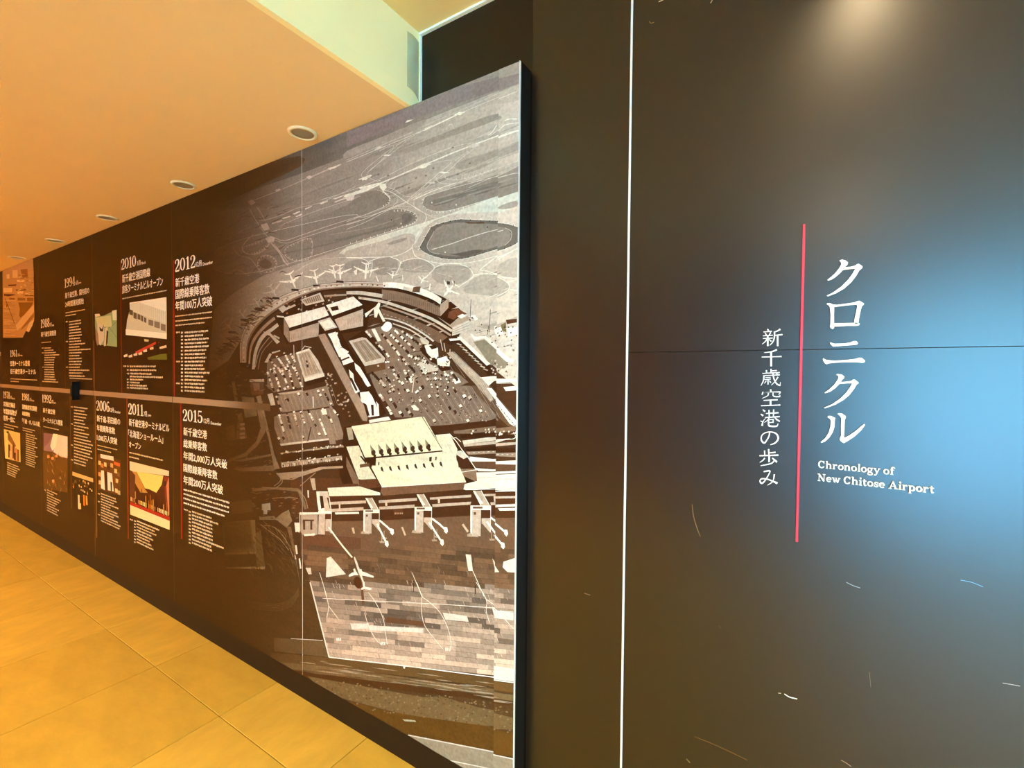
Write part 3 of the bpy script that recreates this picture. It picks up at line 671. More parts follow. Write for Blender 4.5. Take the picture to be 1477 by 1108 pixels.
horseshoe('152,450 158,332 219,237 333,157 461,112 560,95 700,89 800,95', '156,450 162,336 223,242 337,162 462,117 560,100 700,94 800,100', C2, 6)
horseshoe('184,455 196,360 250,285 350,210 470,158 560,142 700,138 800,148', '192,455 204,370 258,295 356,220 472,168 562,150 700,146 800,158', C2, 5)
horseshoe('200,480 210,400 240,330 290,290 330,260 345,255', '212,480 224,400 254,340 300,302 335,275 350,268', C1, 5)
art('215,470 235,395 280,335', 1.2, C2, 6, fr='B'); art('228,480 246,405 292,350', 0.8, C2, 6, fr='B')
for k in range(30):
    t = k / 29; q = smooth(pts('B', '162,440 168,338 228,246 338,168 463,120 560,102 700,96 800,102'), 5); a = q[int(t * (len(q) - 1))]
    mu.poly('0', [(a[0] - 1.2, a[1] - 0.8), (a[0] + 1, a[1] - 1.2), (a[0] + 1.3, a[1] + 0.8), (a[0] - 1, a[1] + 1.1)], random.choice((C4, C0, C3)), 7)
# right half of the ring: terminal block seen from inside
def band(A_, B_, col, layer, fr='5'):
    a, b = smooth(pts(fr, A_), 5), smooth(pts(fr, B_), 5); layer = mu.lev(layer)
    for q in quads(resample(a), resample(b)):
        for t in ((0, 1, 2), (0, 2, 3)): mu.tri(q[t[0]], q[t[1]], q[t[2]], col, layer, 14)
band('0,40 290,50 450,75 650,110 840,190 1020,350', '0,300 290,290 380,330 560,420 780,520 860,560', C5, 3)
band('300,42 420,45 560,75 700,125 780,175', '300,85 420,92 560,128 700,180 770,225', C0, 6); band('300,85 420,92 560,128 700,180 770,225', '290,100 420,105 560,140 690,195 765,240', C5, 7)
band('290,100 420,118 560,155 690,208 770,250', '290,180 420,200 560,240 660,278 765,320', C3, 6)
for k in range(28): 
    x = 300 + k * 16.5; mu.line('5', [(x, 112 + (x - 300) * 0.27 ), (x + 2, 178 + (x - 300) * 0.29)], 0.4, C4, 7)
mu.poly('5', '765,225 840,170 835,250 770,320', C2, 6); mu.poly('5', '470,75 570,95 560,125 460,105', C1, 7); mu.poly('5', '550,80 610,75 600,125 540,120', (96, 70, 50), 8); mu.poly('5', '345,45 415,45 410,80 350,75', (246, 243, 232), 7)
band('0,115 130,115 300,140', '0,140 130,145 290,170', C1, 6); band('0,140 130,145 290,170', '0,150 130,158 290,182', C5, 6)
band('100,160 300,190 480,245 700,330 870,430', '100,178 300,212 480,270 690,350 860,450', C1, 6)
band('300,225 480,285 690,370 860,470', '300,238 480,300 690,385 850,482', C2, 6); band('280,255 480,320 690,410 830,490', '300,325 480,385 640,470 760,540', (112, 88, 70), 5)
band('300,330 400,345 520,390 640,460 720,520', '310,340 400,358 515,402 630,470 710,530', Lt, 6); band('380,375 520,425 640,500', '380,385 515,435 632,510', C1, 6)
mu.line('5', '300,300 480,355 700,480', 0.5, Lt, 6, dash=(3, 3))
mu.poly('5', '740,320 850,390 900,345 960,300 1010,330 1000,370 870,420', C2, 7); mu.poly('5', '870,410 1010,350 1005,440 865,480', C1, 8); mu.poly('5', '910,320 950,300 985,315 940,340', C0, 9)
for k in range(3): mu.line('5', [(872, 432 + k * 16), (1004, 372 + k * 22)], 0.5, C3, 9)
mu.poly('5', '840,285 905,255 990,300 930,310 880,350 830,330', (104, 62, 42), 8); art('820,330 830,300 860,280 880,320', 1.0, C1, 9)
mu.poly('5', '1000,320 1060,355 1080,345 1050,310', C0, 9); mu.poly('5', '1015,330 1045,345 1035,325', C4, 10)
# piers right of the ring
mu.poly('5', '820,500 920,480 1170,720 1210,800 1160,800 900,540 840,530', C5, 5); mu.poly('5', '905,490 935,485 1180,710 1150,725', C0, 7); mu.poly('5', '840,505 920,500 930,515 850,522', C0, 7)
for k in range(10):
    x, y = 900 + k * 24, 545 + k * 23; mu.poly('5', [(x, y), (x + 12, y - 6), (x + 46, y + 8), (x + 38, y + 16)], C2 if k % 2 else C1, 7)
mu.poly('5', '820,620 870,610 1160,880 1200,1000 1180,1023 1060,880', C2, 6); 
for k in range(5): mu.line('5', [(840 + k * 10, 622 - k * 3), (1075 + k * 22, 850 + k * 8), (1180 + k * 6, 1010)], 0.4, C1, 7)
mu.poly('5', '1010,455 1060,490 1140,480 1340,645 1380,650 1370,680 1310,670 1130,500 1050,520', C0, 7); mu.poly('5', '1040,530 1130,510 1330,680 1300,730 1180,720', (134, 124, 104), 6)
for k in range(28):
    x, y = random.uniform(1180, 1390), random.uniform(680, 800); mu.poly('5', [(x, y), (x + 12, y - 6), (x + 16, y + 6), (x + 4, y + 10)], random.choice((C1, C2, C4)), 8)
mu.poly('5', '1200,810 1400,815 1405,835 1210,850 1165,890 1110,830 1090,822', C0, 8); mu.poly('5', '1290,880 1400,870 1405,905 1310,912', C0, 9); art('1150,860 1190,840 1250,850 1400,845', 0.8, C1, 9, fr='5')
mu.poly('5', '1320,400 1410,380 1410,440 1330,470', C0, 6); mu.poly('5', '1220,510 1410,470 1410,620 1380,640', (206, 196, 182), 5); mu.poly('5', '1210,400 1270,390 1290,440 1220,470', C0, 7)
for k in range(46):
    x, y = random.uniform(1050, 1400), random.uniform(380, 640); 
    if y > 380 + (x - 1050) * 0.55 + 80: continue
    mu.poly('5', [(x, y), (x + 10, y - 5), (x + 14, y + 5), (x + 3, y + 9)], random.choice((C4, C5, C1, C3)), 9)
mu.poly('5', '1060,400 1180,385 1300,345 1400,300 1405,330 1320,360 1290,440 1160,430', (176, 160, 142), 6); mu.poly('5', '1310,330 1400,320 1405,350 1320,365', (70, 40, 24), 8); mu.poly('5', '1270,370 1310,350 1315,430 1280,420', (110, 96, 64), 8)
for x, y0, y1 in ((1022, 180, 330), (1180, 265, 440), (1165, 400, 470), (655, 425, 470)): mu.line('5', [(x, y0), (x - 8, y1)], 0.8, (70, 50, 34), 10)
# left building group
mu.poly('B', '300,240 345,215 420,150 520,130 540,180 700,150 740,200 720,300 600,320 500,340 360,370 330,300', C5, 5)
mu.poly('B', '420,165 510,133 530,172 445,192', C1, 8); mu.poly('B', '430,167 505,142 518,165 448,184', C3, 9)
for k in range(9): mu.line('B', [(437 + k * 9, 166 - k * 3), (448 + k * 8.5, 183 - k * 2.4)], 0.35, C0, 10)
mu.poly('B', '345,245 420,225 530,196 550,235 510,250 370,292', C0, 9); mu.poly('B', '537,190 660,150 702,188 565,238', C0, 9); mu.poly('B', '555,200 590,192 595,210 565,216', C5, 10)
mu.poly('B', '368,293 510,252 512,266 372,308', C5, 10); mu.poly('B', '565,238 702,190 703,205 572,254', C5, 10)
mu.poly('B', '345,248 368,293 370,360 345,320', (150, 128, 108), 9); mu.poly('B', '370,306 505,266 502,330 372,358', (174, 156, 138), 9); mu.poly('B', '575,254 705,207 705,284 600,305', (190, 172, 152), 9)
for k in range(9): mu.line('B', [(380 + k * 8, 322 - k * 2.4), (381 + k * 8, 346 - k * 2.4)], 0.5, C3, 10)
for k in range(7): mu.line('B', [(636 + k * 9, 252 - k * 3), (637 + k * 9, 280 - k * 2.5)], 0.5, C4, 10)
mu.poly('B', '500,262 555,245 588,290 532,306', C1, 11); mu.poly('B', '508,268 552,254 578,286 536,298', C0, 12)
for k in range(70):
    x, y = random.uniform(350, 700), random.uniform(140, 240)
    mu.poly('B', [(x, y), (x + 7, y - 4), (x + 10, y + 2), (x + 3, y + 6)], random.choice((C2, C1, C4, (150, 110, 90))), 7)
mu.poly('B', '312,236 346,240 345,247 314,243', C0, 9); mu.poly('B', '320,205 345,190 360,205 340,225', C1, 8); mu.poly('B', '345,205 395,185 400,192 350,215', C1, 8)
# dark courtyard and long central building
mu.poly('B', '360,365 500,330 700,715 640,720 560,600 520,470 400,400', (62, 38, 22), 6)
mu.poly('B', '500,325 532,318 728,680 722,716 700,712 600,520', (158, 136, 116), 9); mu.line('B', '500,326 600,520 702,712', 0.6, C4, 10)
mu.poly('B', '530,305 590,290 640,380 700,460 760,570 810,680 780,700 730,700 640,500', C5, 8)
for s in ('545,320 580,310 598,350 570,362', '560,345 590,338 608,380 580,392', '580,390 610,382 640,400 628,418 596,425', '600,420 640,410 662,445 615,462', '640,480 660,500 665,535 690,580 670,590 650,545', '665,450 690,470 720,520 740,555 722,560 700,520 670,480', '690,585 730,580 775,640 778,690 730,698 712,640 695,625', '560,318 590,312 590,322 566,328'):
    mu.poly('B', s, (243, 239, 226), 10)
for s in ('700,530 726,560 760,610 770,655 745,600', '640,515 655,520 680,575 672,580', '705,630 720,640 735,690 722,692', '602,438 640,422 645,428 606,444', '740,640 752,640 754,690 744,690'): mu.poly('B', s, C5, 11)
mu.poly('B', '640,345 710,300 760,340 810,430 800,470 700,470', C5, 6); mu.poly('B', '640,352 700,335 720,340 805,430 800,448 712,466', C1, 8); mu.poly('B', '656,360 712,345 790,428 716,448', (150, 132, 112), 9)
for k in range(5): mu.line('B', [(668 + k * 11, 358 - k * 3), (724 + k * 15, 446 - k * 4)], 0.5, C1 if k % 2 else C4, 10)
mu.poly('B', '712,468 805,448 806,480 720,500', (96, 68, 44), 8)
mu.poly('B', '400,405 460,385 500,440 530,510 440,535', C1, 8); mu.poly('B', '412,412 458,398 512,495 442,512', (160, 140, 118), 9)
for k in range(4): mu.line('B', [(424 + k * 11, 410 - k * 3), (452 + k * 17, 508 - k * 4)], 0.6, C1, 10)
mu.poly('B', '440,520 528,497 530,512 442,536', (222, 214, 196), 10); mu.poly('B', '445,440 452,440 454,450 447,450', C5, 11); mu.poly('B', '447,458 457,458 458,472 449,472', C5, 11)
mu.poly('B', '400,405 460,385 462,391 404,412', C0, 10); mu.line('B', '390,370 392,430', 0.9, C1, 9); mu.line('B', '425,395 440,375 470,382', 1.2, C1, 9)
mu.poly('B', '435,536 535,515 545,530 450,556', C5, 8)
# bright flare of white roof on the coach park
mu.poly('5', '300,395 330,365 365,375 372,410 340,445 305,440 285,415', (250, 248, 238), 9, sm=4)
for s in ('150,300 240,240 265,205 280,215 250,330 230,330 225,260 160,330', '240,250 260,240 320,360 300,365'): mu.poly('5', s, C0, 9)
# ---- car parks
def car(fr, x, y, layer=9, s=1.0):
    c = random.choice(((236, 230, 214), (236, 230, 214), (200, 186, 166), (160, 138, 118), (60, 34, 20), (40, 20, 10)))
    mu.poly(fr, [(x, y), (x + 13 * s, y - 7 * s), (x + 22 * s, y + 6 * s), (x + 9 * s, y + 14 * s)], c, layer)
    mu.poly(fr, [(x + 9 * s, y + 14 * s), (x + 22 * s, y + 6 * s), (x + 20 * s, y + 15 * s), (x + 11 * s, y + 20 * s)], (36, 18, 8), layer)
def row(fr, x0, y0, x1, y1, n, s=1.0, p=0.9):
    for k in range(n):
        if random.random() < p:
            t = k / max(1, n - 1); car(fr, x0 + (x1 - x0) * t + random.uniform(-2, 2), y0 + (y1 - y0) * t + random.uniform(-2, 2), 9, s)
mu.poly('B', '268,440 420,400 435,560 300,585 270,560', (118, 98, 80), 6)
for x0, y0, x1, y1 in ((520, 105, 565, 240), (575, 70, 628, 240), (635, 45, 705, 245), (695, 35, 750, 240), (750, 35, 825, 225)): row('6', x0, y0, x1, y1, 15, 1.1, 0.95)
for x0, y0, x1, y1 in ((590, 925, 650, 1000), (660, 900, 720, 985), (730, 870, 780, 960), (790, 870, 830, 945), (590, 1020, 640, 1070), (670, 1010, 710, 1070), (730, 1000, 790, 1070), (800, 980, 860, 1070)): row('4', x0, y0, x1, y1, 9, 1.2, 0.95)
mu.poly('6', '600,320 830,262 860,270 1060,225 1120,400 940,430 830,440 650,462', (134, 116, 99), 6); mu.poly('6', '590,500 640,478 1090,420 1150,480 1200,640 1230,690 1140,710 1090,690 700,740 650,745 590,600', (136, 118, 101), 6)
for k in range(26):
    x = 625 + k * 19; mu.line('6', [(x, 322 - k * 3.4), (x + 52, 450 - k * 2.3)], 0.35, (172, 154, 134) if k % 2 else (106, 88, 70), 7)
for k in range(26):
    x = 600 + k * 19; mu.line('6', [(x, 500 - k * 2.6), (x + 75, 735 - k * 2.5)], 0.35, (176, 158, 138) if k % 2 else (104, 86, 68), 7)
mu.poly('6', '620,292 840,262 850,280 640,305', (176, 160, 140), 7); mu.poly('6', '640,740 1080,690 1085,705 650,758', (214, 204, 186), 8)
for x0, y0, x1, y1, q in ((600, 320, 640, 440, .9), (625, 485, 660, 620, 1), (690, 468, 720, 590, 1), (755, 455, 780, 560, 1), (815, 455, 845, 545, 1), (880, 440, 945, 570, .8), (985, 520, 1035, 650, .9), (1010, 430, 1090, 540, .8), (1080, 410, 1150, 490, .6), (1000, 240, 1080, 380, .7)): row('6', x0, y0, x1, y1, 9, 1.15, q)
for x, y in ((680, 340), (705, 350), (800, 300), (875, 300), (975, 275), (995, 310), (840, 680), (625, 695), (665, 690), (985, 655), (680, 255), (775, 250), (620, 270), (575, 258)): car('6', x - 8, y - 8, 9, 1.3)
for k in range(46):
    t = random.random(); x = 1010 + t * 260 + random.uniform(-40, 40); y = 60 + t * 400 + random.uniform(-60, 60)
    if x < 1250 and (y > 140 or x > 1060): mu.poly('6', [(x, y), (x + 14, y - 5), (x + 20, y + 6), (x + 6, y + 12)], random.choice((C1, C2, (150, 126, 100))), 8)
mu.line('6', '935,320 938,420', 1.2, C0, 9); mu.line('6', '918,590 888,718', 1.4, C5, 9); mu.poly('6', '1005,440 1050,430 1060,475 1020,485', C0, 10)
mu.poly('6', '1030,490 1070,480 1140,740 1085,745', (142, 124, 106), 8)
mu.poly('5', '130,440 330,390 420,420 640,520 600,600 520,620 330,690 250,560', (128, 108, 90), 5); mu.poly('5', '330,690 500,625 640,600 790,730 920,790 1000,860 900,905 540,965 260,985 190,800', (126, 108, 92), 5)
for x0, y0, x1, y1, n in ((140, 430, 330, 640, 17), (285, 465, 420, 630, 15), (335, 450, 490, 610, 16), (390, 435, 545, 590, 16), (450, 440, 590, 545, 9)): row('5', x0, y0, x1, y1, n, 1.15, 0.92)
mu.poly('5', '205,425 235,420 285,520 258,528', C0, 9); mu.poly('5', '500,640 640,620 660,690 520,700', (120, 100, 82), 6)
for k in range(22):
    x = 350 + k * 26; mu.line('5', [(x, 690 - k * 3), (x + 130, 940 - k * 6)], 0.35, (164, 146, 128) if k % 2 else (98, 80, 64), 6)
for x0, y0, x1, y1, n, q in ((340, 670, 400, 820, 8, .8), (440, 650, 540, 760, 7, .8), (500, 640, 650, 690, 9, .8), (470, 780, 520, 850, 5, .8), (200, 780, 300, 880, 7, .8), (850, 780, 890, 830, 4, 1), (650, 830, 740, 820, 5, 1)): row('5', x0, y0, x1, y1, n, 1.3, q)
for x, y in ((300, 890), (375, 925), (450, 870), (495, 930), (615, 900), (760, 880), (560, 815), (320, 835), (415, 810), (490, 830), (805, 800), (960, 975), (1005, 985)): car('5', x - 8, y - 8, 9, 1.5)
for k in range(130):
    x, y = random.uniform(250, 900), random.uniform(640, 960)
    if y > 690 - (x - 250) * 0.15 and (x < 850 or y > 820): car('5', x, y, 9, random.uniform(0.7, 1.1))
for k in range(120):
    x, y = random.uniform(300, 1150), random.uniform(20, 290)
    if y < 60 + (x - 560) * 0.36 + 130 and y > (x - 1010) * 0.9 and (x > 700 or y < 200): mu.poly('7', [(x, y), (x + 7, y - 3), (x + 10, y + 4), (x + 3, y + 7)], random.choice((C5, C1, C2, C5)), 9)
mu.line('5', '555,820 540,945', 1.6, C1, 9)
mu.poly('5', '590,700 640,690 755,745 750,765 620,790', C1, 8); mu.poly('5', '620,790 750,765 755,780 625,805', (80, 44, 26), 8); mu.poly('5', '740,670 820,645 850,690 845,730 750,725', C0, 9); mu.poly('5', '750,665 820,650 838,680 762,695', (246, 243, 232), 10); mu.poly('5', '640,560 690,550 750,580 755,650 700,662 660,620', C0, 9); mu.poly('5', '675,562 725,555 742,580 700,592', C5, 10)
mu.poly('5', '600,580 650,575 670,640 740,670 745,720 690,690 620,620', C5, 8); mu.poly('5', '600,500 640,495 680,530 670,555 620,545', C1, 8); mu.poly('5', '750,740 840,735 850,760 780,770', C5, 8); mu.poly('5', '870,835 920,825 940,860 890,875', C0, 9)
for s in ((770, 510, 790, 600), (800, 540, 812, 610), (850, 590, 848, 620)): mu.line('5', [(s[0], s[1]), (s[2], s[3])], 1.0, C1, 9)
mu.poly('7', '270,20 640,-20 1010,-20 1080,60 1250,240 1230,262 860,322 700,330 640,240 400,240 350,150', (122, 104, 90), 6)
for k in range(26):
    x = 560 + k * 22; mu.line('7', [(x, 110 - k * 6), (x + 150, 300 - k * 3)], 0.4, (168, 150, 136) if k % 2 else (96, 78, 64), 7)
for x, y in ((675, 70), (740, 65), (830, 45), (885, 25), (960, 70), (1005, 85), (930, 150), (840, 165), (885, 195), (765, 200), (1095, 190), (715, 270), (990, 270), (600, 105), (535, 110)): car('7', x - 10, y - 10, 9, 1.4)
row('7', 350, 90, 440, 210, 8, 1.4, .9); row('7', 480, 170, 520, 210, 3, 1.4, 1); row('7', 250, 30, 350, 200, 9, 1.4, .9); mu.poly('7', '530,145 560,135 595,170 590,185 550,180', C0, 9)
mu.poly('7', '690,310 850,300 1180,262 1240,240 1250,280 1330,300 1000,345 720,360', (60, 34, 20), 7)
# roads under the car parks and at right of the terminal
mu.poly('7', '980,-20 1180,-20 1400,230 1395,300 1330,290 1160,140', (96, 72, 54), 5); mu.poly('7', '1150,0 1190,0 1400,250 1395,300 1340,270 1230,110', C0, 7); 
for k in range(16): mu.poly('7', [(1215 + k * 11, 90 + k * 13), (1222 + k * 11, 85 + k * 13), (1228 + k * 11, 96 + k * 13), (1220 + k * 11, 98 + k * 13)], C5 if k % 2 else C2, 9)
for k in range(34): 
    x = random.uniform(1010, 1330); y = 340 + random.uniform(-16, 16) + (1330 - x) * 0.06
    mu.poly('7', [(x, y), (x + 12, y - 8), (x + 15, y + 6), (x + 4, y + 9)], random.choice((C0, C1, C4, C5)), 9)
for s, c, l in (('880,350 1390,290 1390,330 1000,372 880,372', (120, 98, 80), 8), ('950,430 1220,395 1380,345 1395,375 1240,425 960,460', C1, 7), ('930,380 1230,360 1380,355 1390,385 1240,400 940,410', C5, 8), ('960,460 1240,430 1400,420 1400,440 1240,455 965,480', (184, 166, 148), 8), ('980,500 1220,470 1400,470 1400,510 1000,520', C5, 8), ('980,520 1400,505 1400,545 1220,535 1000,545', (150, 130, 112), 8), ('1010,560 1200,580 1400,570 1400,605 1200,600 1010,600', C0, 8), ('1020,600 1200,600 1400,605 1400,655 1200,660 1060,650', (88, 62, 46), 8), ('1060,655 1200,665 1400,655 1400,675 1200,682 1080,680', C0, 9)):
    mu.poly('7', s, c, l)
mu.line('7', '1000,530 1200,520 1390,524', 0.6, C0, 9, dash=(3, 4)); art('1240,400 1370,395 1400,360 1370,340', 0.9, C0, 9, fr='7'); art('1390,240 1400,300 1390,350', 1.2, C0, 9, fr='7')
# lower-left roads, trees and small blocks
for s, c in (('430,320 470,310 590,830 640,960 590,970 540,700', (146, 126, 104)), ('430,400 470,430 520,560 510,640 440,760 340,850 180,905 180,880 330,820 430,720 470,600', (140, 118, 92)), ('220,890 560,830 580,845 300,900', (136, 114, 90)), ('220,960 580,930 590,980 300,985', (132, 110, 88)),
             ('640,820 1200,750 1210,770 660,842', (156, 138, 120)), ('650,900 1190,840 1195,880 655,950', (168, 148, 130)), ('650,830 1190,770 1195,845 655,905', C5), ('600,965 1200,905 1195,940 900,960 640,1000', C5), ('605,1000 850,985 1000,945 1200,935 1200,955 1020,965 830,1030 660,1060', (166, 144, 122)),
             ('300,320 410,330 440,490 330,510', (126, 112, 84)), ('375,175 500,170 495,300 390,310', C4), ('400,200 460,200 460,265 410,270', (132, 108, 86)), ('370,170 500,165 500,188 372,190', C1), ('530,300 575,290 600,395 560,400', C1), ('160,590 235,570 245,710 170,710', (110, 90, 64)), ('270,480 300,460 350,690 250,700', (120, 100, 74))):
    mu.poly('6', s, c, 7)
for y in (560, 600, 645, 680): mu.poly('6', [(285, y), (325, y - 8), (332, y + 12), (290, y + 18)], C1, 8)
for k in range(60):
    x = random.uniform(650, 1190); r_ = random.choice((0, 1, 2)); y = (815, 895, 925)[r_] - (x - 650) * 0.115 + random.uniform(-10, 12)
    mu.poly('6', [(x, y), (x + 12, y - 5), (x + 14, y + 5), (x + 3, y + 9)], random.choice((C0, C0, C1, C5)), 9)
for k in range(26): mu.line('6', [(660 + k * 21, 925 - k * 2.5), (664 + k * 21, 950 - k * 2.5)], 0.7, random.choice((C0, C5)), 9)
for k in range(110):
    x, y = random.uniform(60, 560), random.uniform(20, 1000)
    mu.line('6', [(x, y, 0.3), (x + random.uniform(5, 25), y + random.uniform(-14, 14), 1.6), (x + random.uniform(20, 50), y + random.uniform(-20, 20), 0.3)], None, random.choice(((104, 84, 62), (44, 24, 10), (128, 106, 82))), 7, sm=2)
for x, y, s in ((120, 430, 60), (60, 330, 120)): mu.line('6', [(x, y), (x + s, y + 10)], 1.4, (120, 100, 76), 7)
mu.poly('6', '0,340 240,370 250,390 0,375', (126, 104, 74), 6); mu.poly('6', '210,190 240,190 270,370 240,370', (126, 104, 74), 6)
# jets on the near side of the ring (frame 4) and far side (frame 3)
def jet(fr, nx, ny, tx, ty, span=1.0, col=C0, layer=8, w=2.2):
    N, Tt = pts(fr, [(nx, ny)])[0], pts(fr, [(tx, ty)])[0]
    dx, dy = Tt[0] - N[0], Tt[1] - N[1]; L = math.hypot(dx, dy); ux, uy = dx / L, dy / L; px_, py_ = -uy, ux
    pt = lambda a, b: (N[0] + ux * a * L + px_ * b * L, N[1] + uy * a * L + py_ * b * L)
    mu.line('0', [N + (w * 0.4,), pt(0.12, 0) + (w,), pt(0.7, 0) + (w * 0.95,), Tt + (w * 0.3,)], None, col, layer)
    for sgn in (1, -1):
        mu.poly('0', [pt(0.34, 0.04 * sgn), pt(0.52, 0.04 * sgn), pt(0.74, 0.5 * sgn * span), pt(0.68, 0.5 * sgn * span)], col, layer)
        mu.poly('0', [pt(0.86, 0.02 * sgn), pt(0.96, 0.02 * sgn), pt(1.04, 0.2 * sgn * span), pt(0.99, 0.2 * sgn * span)], col, layer)
        mu.poly('0', [pt(0.44, 0.2 * sgn), pt(0.5, 0.2 * sgn), pt(0.5, 0.25 * sgn), pt(0.44, 0.25 * sgn)], C3, layer + 1)
for a in ((1060, 200, 1030, 60), (1285, 160, 1280, 10), (850, 240, 790, 90), (665, 320, 600, 210), (500, 420, 450, 340), (360, 530, 305, 460), (240, 650, 150, 560)):
    mu.line('4', [(a[0] - 40, a[1] + 15), (a[0] + 30, a[1] + 20)], 3.0, C5, 6)
    jet('4', a[0], a[1], a[2], a[3], 1.5, C0 if a[0] > 700 else C1, 8, 2.4 if a[0] > 700 else 1.8)
jet('3', 155, 755, 165, 620, 1.5, C0, 9, 2.6); jet('3', 375, 750, 385, 690, 1.6, C0, 9, 1.6); jet('3', 610, 790, 640, 735, 1.5, C0, 9, 1.6); jet('3', 800, 890, 890, 790, 1.3, C0, 9, 3.0); jet('3', -90, 750, -110, 640, 1.4, C0, 9, 2.4)
mu.line('3', '885,770 882,812', 1.2, (70, 60, 52), 10); mu.poly('3', '825,770 850,775 848,800 826,798', (60, 44, 34), 10); mu.poly('3', '60,690 90,670 85,720 70,715', C0, 9)
mu.line('3', '460,720 464,770', 1.0, C0, 9); mu.line('3', '245,730 262,775', 1.4, C0, 9); mu.line('3', '690,790 680,840', 2.0, C0, 9); mu.line('4', '845,130 905,112', 1.6, C5, 9)
for k in range(70):   # dark equipment around the left stands
    t = random.random(); x = 60 + t * 500 + random.uniform(-30, 30); y = 900 - t * 560 + random.uniform(-60, 60)
    mu.line('4', [(x, y, 0.3), (x + random.uniform(15, 60), y + random.uniform(-15, 25), 2.2), (x + random.uniform(50, 100), y + random.uniform(-10, 40), 0.3)], None, random.choice((C4, C5, (112, 92, 72))), 6, sm=2)
for s in ('540,660 600,670 700,760 670,780 600,700 550,680', '590,650 630,610 640,620 605,670', '640,690 700,720 690,735 640,705', '550,960 600,870 620,880 580,960', '620,860 700,840 705,850 625,875'): mu.poly('4', s, C1, 8)
# ---- main terminal
mu.poly('7', '-20,320 50,305 640,225 760,380 850,370 900,400 1000,560 1070,670 1060,765 960,790 950,830 290,870 0,880 -60,700', C5, 6)
ROOF = (222, 222, 186)
mu.poly('7', '45,312 620,232 640,238 785,495 780,512 160,568 150,560', ROOF, 10); mu.line('7', '160,572 785,512', 1.1, C5, 11); mu.line('7', '45,314 155,565', 0.7, C0, 11); mu.line('7', '620,232 785,500', 1.0, (96, 76, 56), 11); mu.line('7', '45,310 620,230', 0.7, C4, 11)
mu.poly('7', '185,262 345,232 365,260 190,285', C0, 9); mu.poly('7', '0,325 45,320 60,420 20,425', (170, 158, 134), 8)
mu.poly('7', '0,480 100,470 145,575 245,745 130,750 100,745', (208, 206, 178), 9); mu.poly('7', '100,750 250,742 280,810 110,830', (84, 52, 34), 9)
mu.poly('7', '0,560 100,750 110,830 60,790 0,640', (120, 96, 78), 8)
mu.poly('7', '240,575 785,520 900,560 910,640 205,650', (212, 210, 180), 9); mu.poly('7', '205,648 905,590 980,765 290,808', ROOF, 10)
mu.poly('7', '730,385 850,378 910,500 900,560 790,520', (214, 212, 184), 9); mu.poly('7', '290,810 985,768 960,830 300,880 280,850', (110, 80, 60), 9); mu.line('7', '290,810 980,768', 1.0, C0, 11)
for k in range(8):
    x = 195 + k * 64.2; y = 462 - k * 6.8
    mu.poly('7', [(x, y), (x + 20, y + 45), (x + 18, y + 60), (x + 6, y + 50)], (150, 144, 116), 12); mu.poly('7', [(x, y), (x + 44, y + 58), (x + 32, y + 88), (x + 10, y + 78), (x + 6, y + 50)], (118, 108, 82), 11)
    mu.poly('7', [(x + 14, y + 55), (x + 34, y + 42), (x + 46, y + 62), (x + 34, y + 90), (x + 12, y + 82)], (60, 36, 26), 12, sm=2); mu.poly('7', [(x + 22, y + 84), (x + 50, y + 80), (x + 48, y + 98), (x + 30, y + 102)], C5, 12)
    x = 280 + k * 69; y = 642 - k * 6
    mu.poly('7', [(x, y + 8), (x + 14, y), (x + 22, y + 20), (x + 28, y + 46), (x + 6, y + 32)], (52, 34, 20), 12)
mu.poly('7', '195,575 245,570 240,635 195,632', C5, 12); mu.poly('7', '110,555 125,555 165,600 160,620', C5, 11); mu.poly('7', '110,625 190,612 190,640 112,652', (90, 66, 46), 11)
for s in ('680,565 702,562 698,600 680,598', '730,562 742,560 738,592 730,592', '262,608 272,606 270,632 262,632'): mu.poly('7', s, C5, 12)
mu.poly('7', '905,515 940,510 1005,560 960,580 905,545', C1, 11); mu.poly('7', '905,540 960,580 1010,565 1015,650 920,650', (62, 32, 20), 10); mu.poly('7', '930,660 1060,660 1070,675 1060,765 960,720', (128, 104, 84), 9); mu.line('7', '850,378 905,440 945,500 1000,570 1068,672', 1.1, C0, 11); mu.line('7', '735,385 850,375', 0.9, C0, 11); mu.line('7', '870,410 900,405 940,440', 0.9, C0, 11)
mu.line('7', '930,690 1065,668', 0.9, C0, 12); mu.line('7', '800,400 905,600', 0.4, C2, 11)
mu.poly('7', '960,830 970,785 1070,760 1065,690 1230,688 1400,682 1400,825 1230,815 1050,835', (226, 222, 198), 9); mu.line('7', '1070,735 1400,722', 0.5, C2, 10); mu.line('7', '975,832 1400,820', 0.8, (250, 248, 238), 10)
# concourse strips and boarding gates
mu.poly('9', '230,60 430,50 560,90 560,105 240,112', (222, 218, 192), 10); mu.poly('9', '230,40 420,32 430,50 230,62', (80, 48, 32), 9)
mu.poly('9', '0,0 560,0 560,50 1080,20 1090,70 1410,60 1410,330 1100,240 560,270 250,260 0,240', (78, 48, 30), 5)
mu.poly('9', '240,120 560,105 1110,60 1410,75 1410,235 1130,230 560,262 250,270', (66, 38, 22), 6)
for s in ('240,148 470,138 470,156 242,166', '550,138 790,122 790,140 552,156', '870,120 1130,102 1130,118 872,134', '1210,98 1414,94 1414,108 1212,112', '242,192 455,180 455,200 244,212', '552,178 775,164 775,184 554,196', '885,162 1130,146 1125,164 888,180', '1250,150 1414,142 1414,160 1252,168'):
    mu.poly('9', s, (186, 168, 150), 8)
for s in ('300,160 310,160 310,190 302,190', '590,148 604,148 604,172 592,172', '920,130 934,130 934,156 922,156', '1270,112 1284,112 1284,146 1272,146'): mu.poly('9', s, C1, 9)
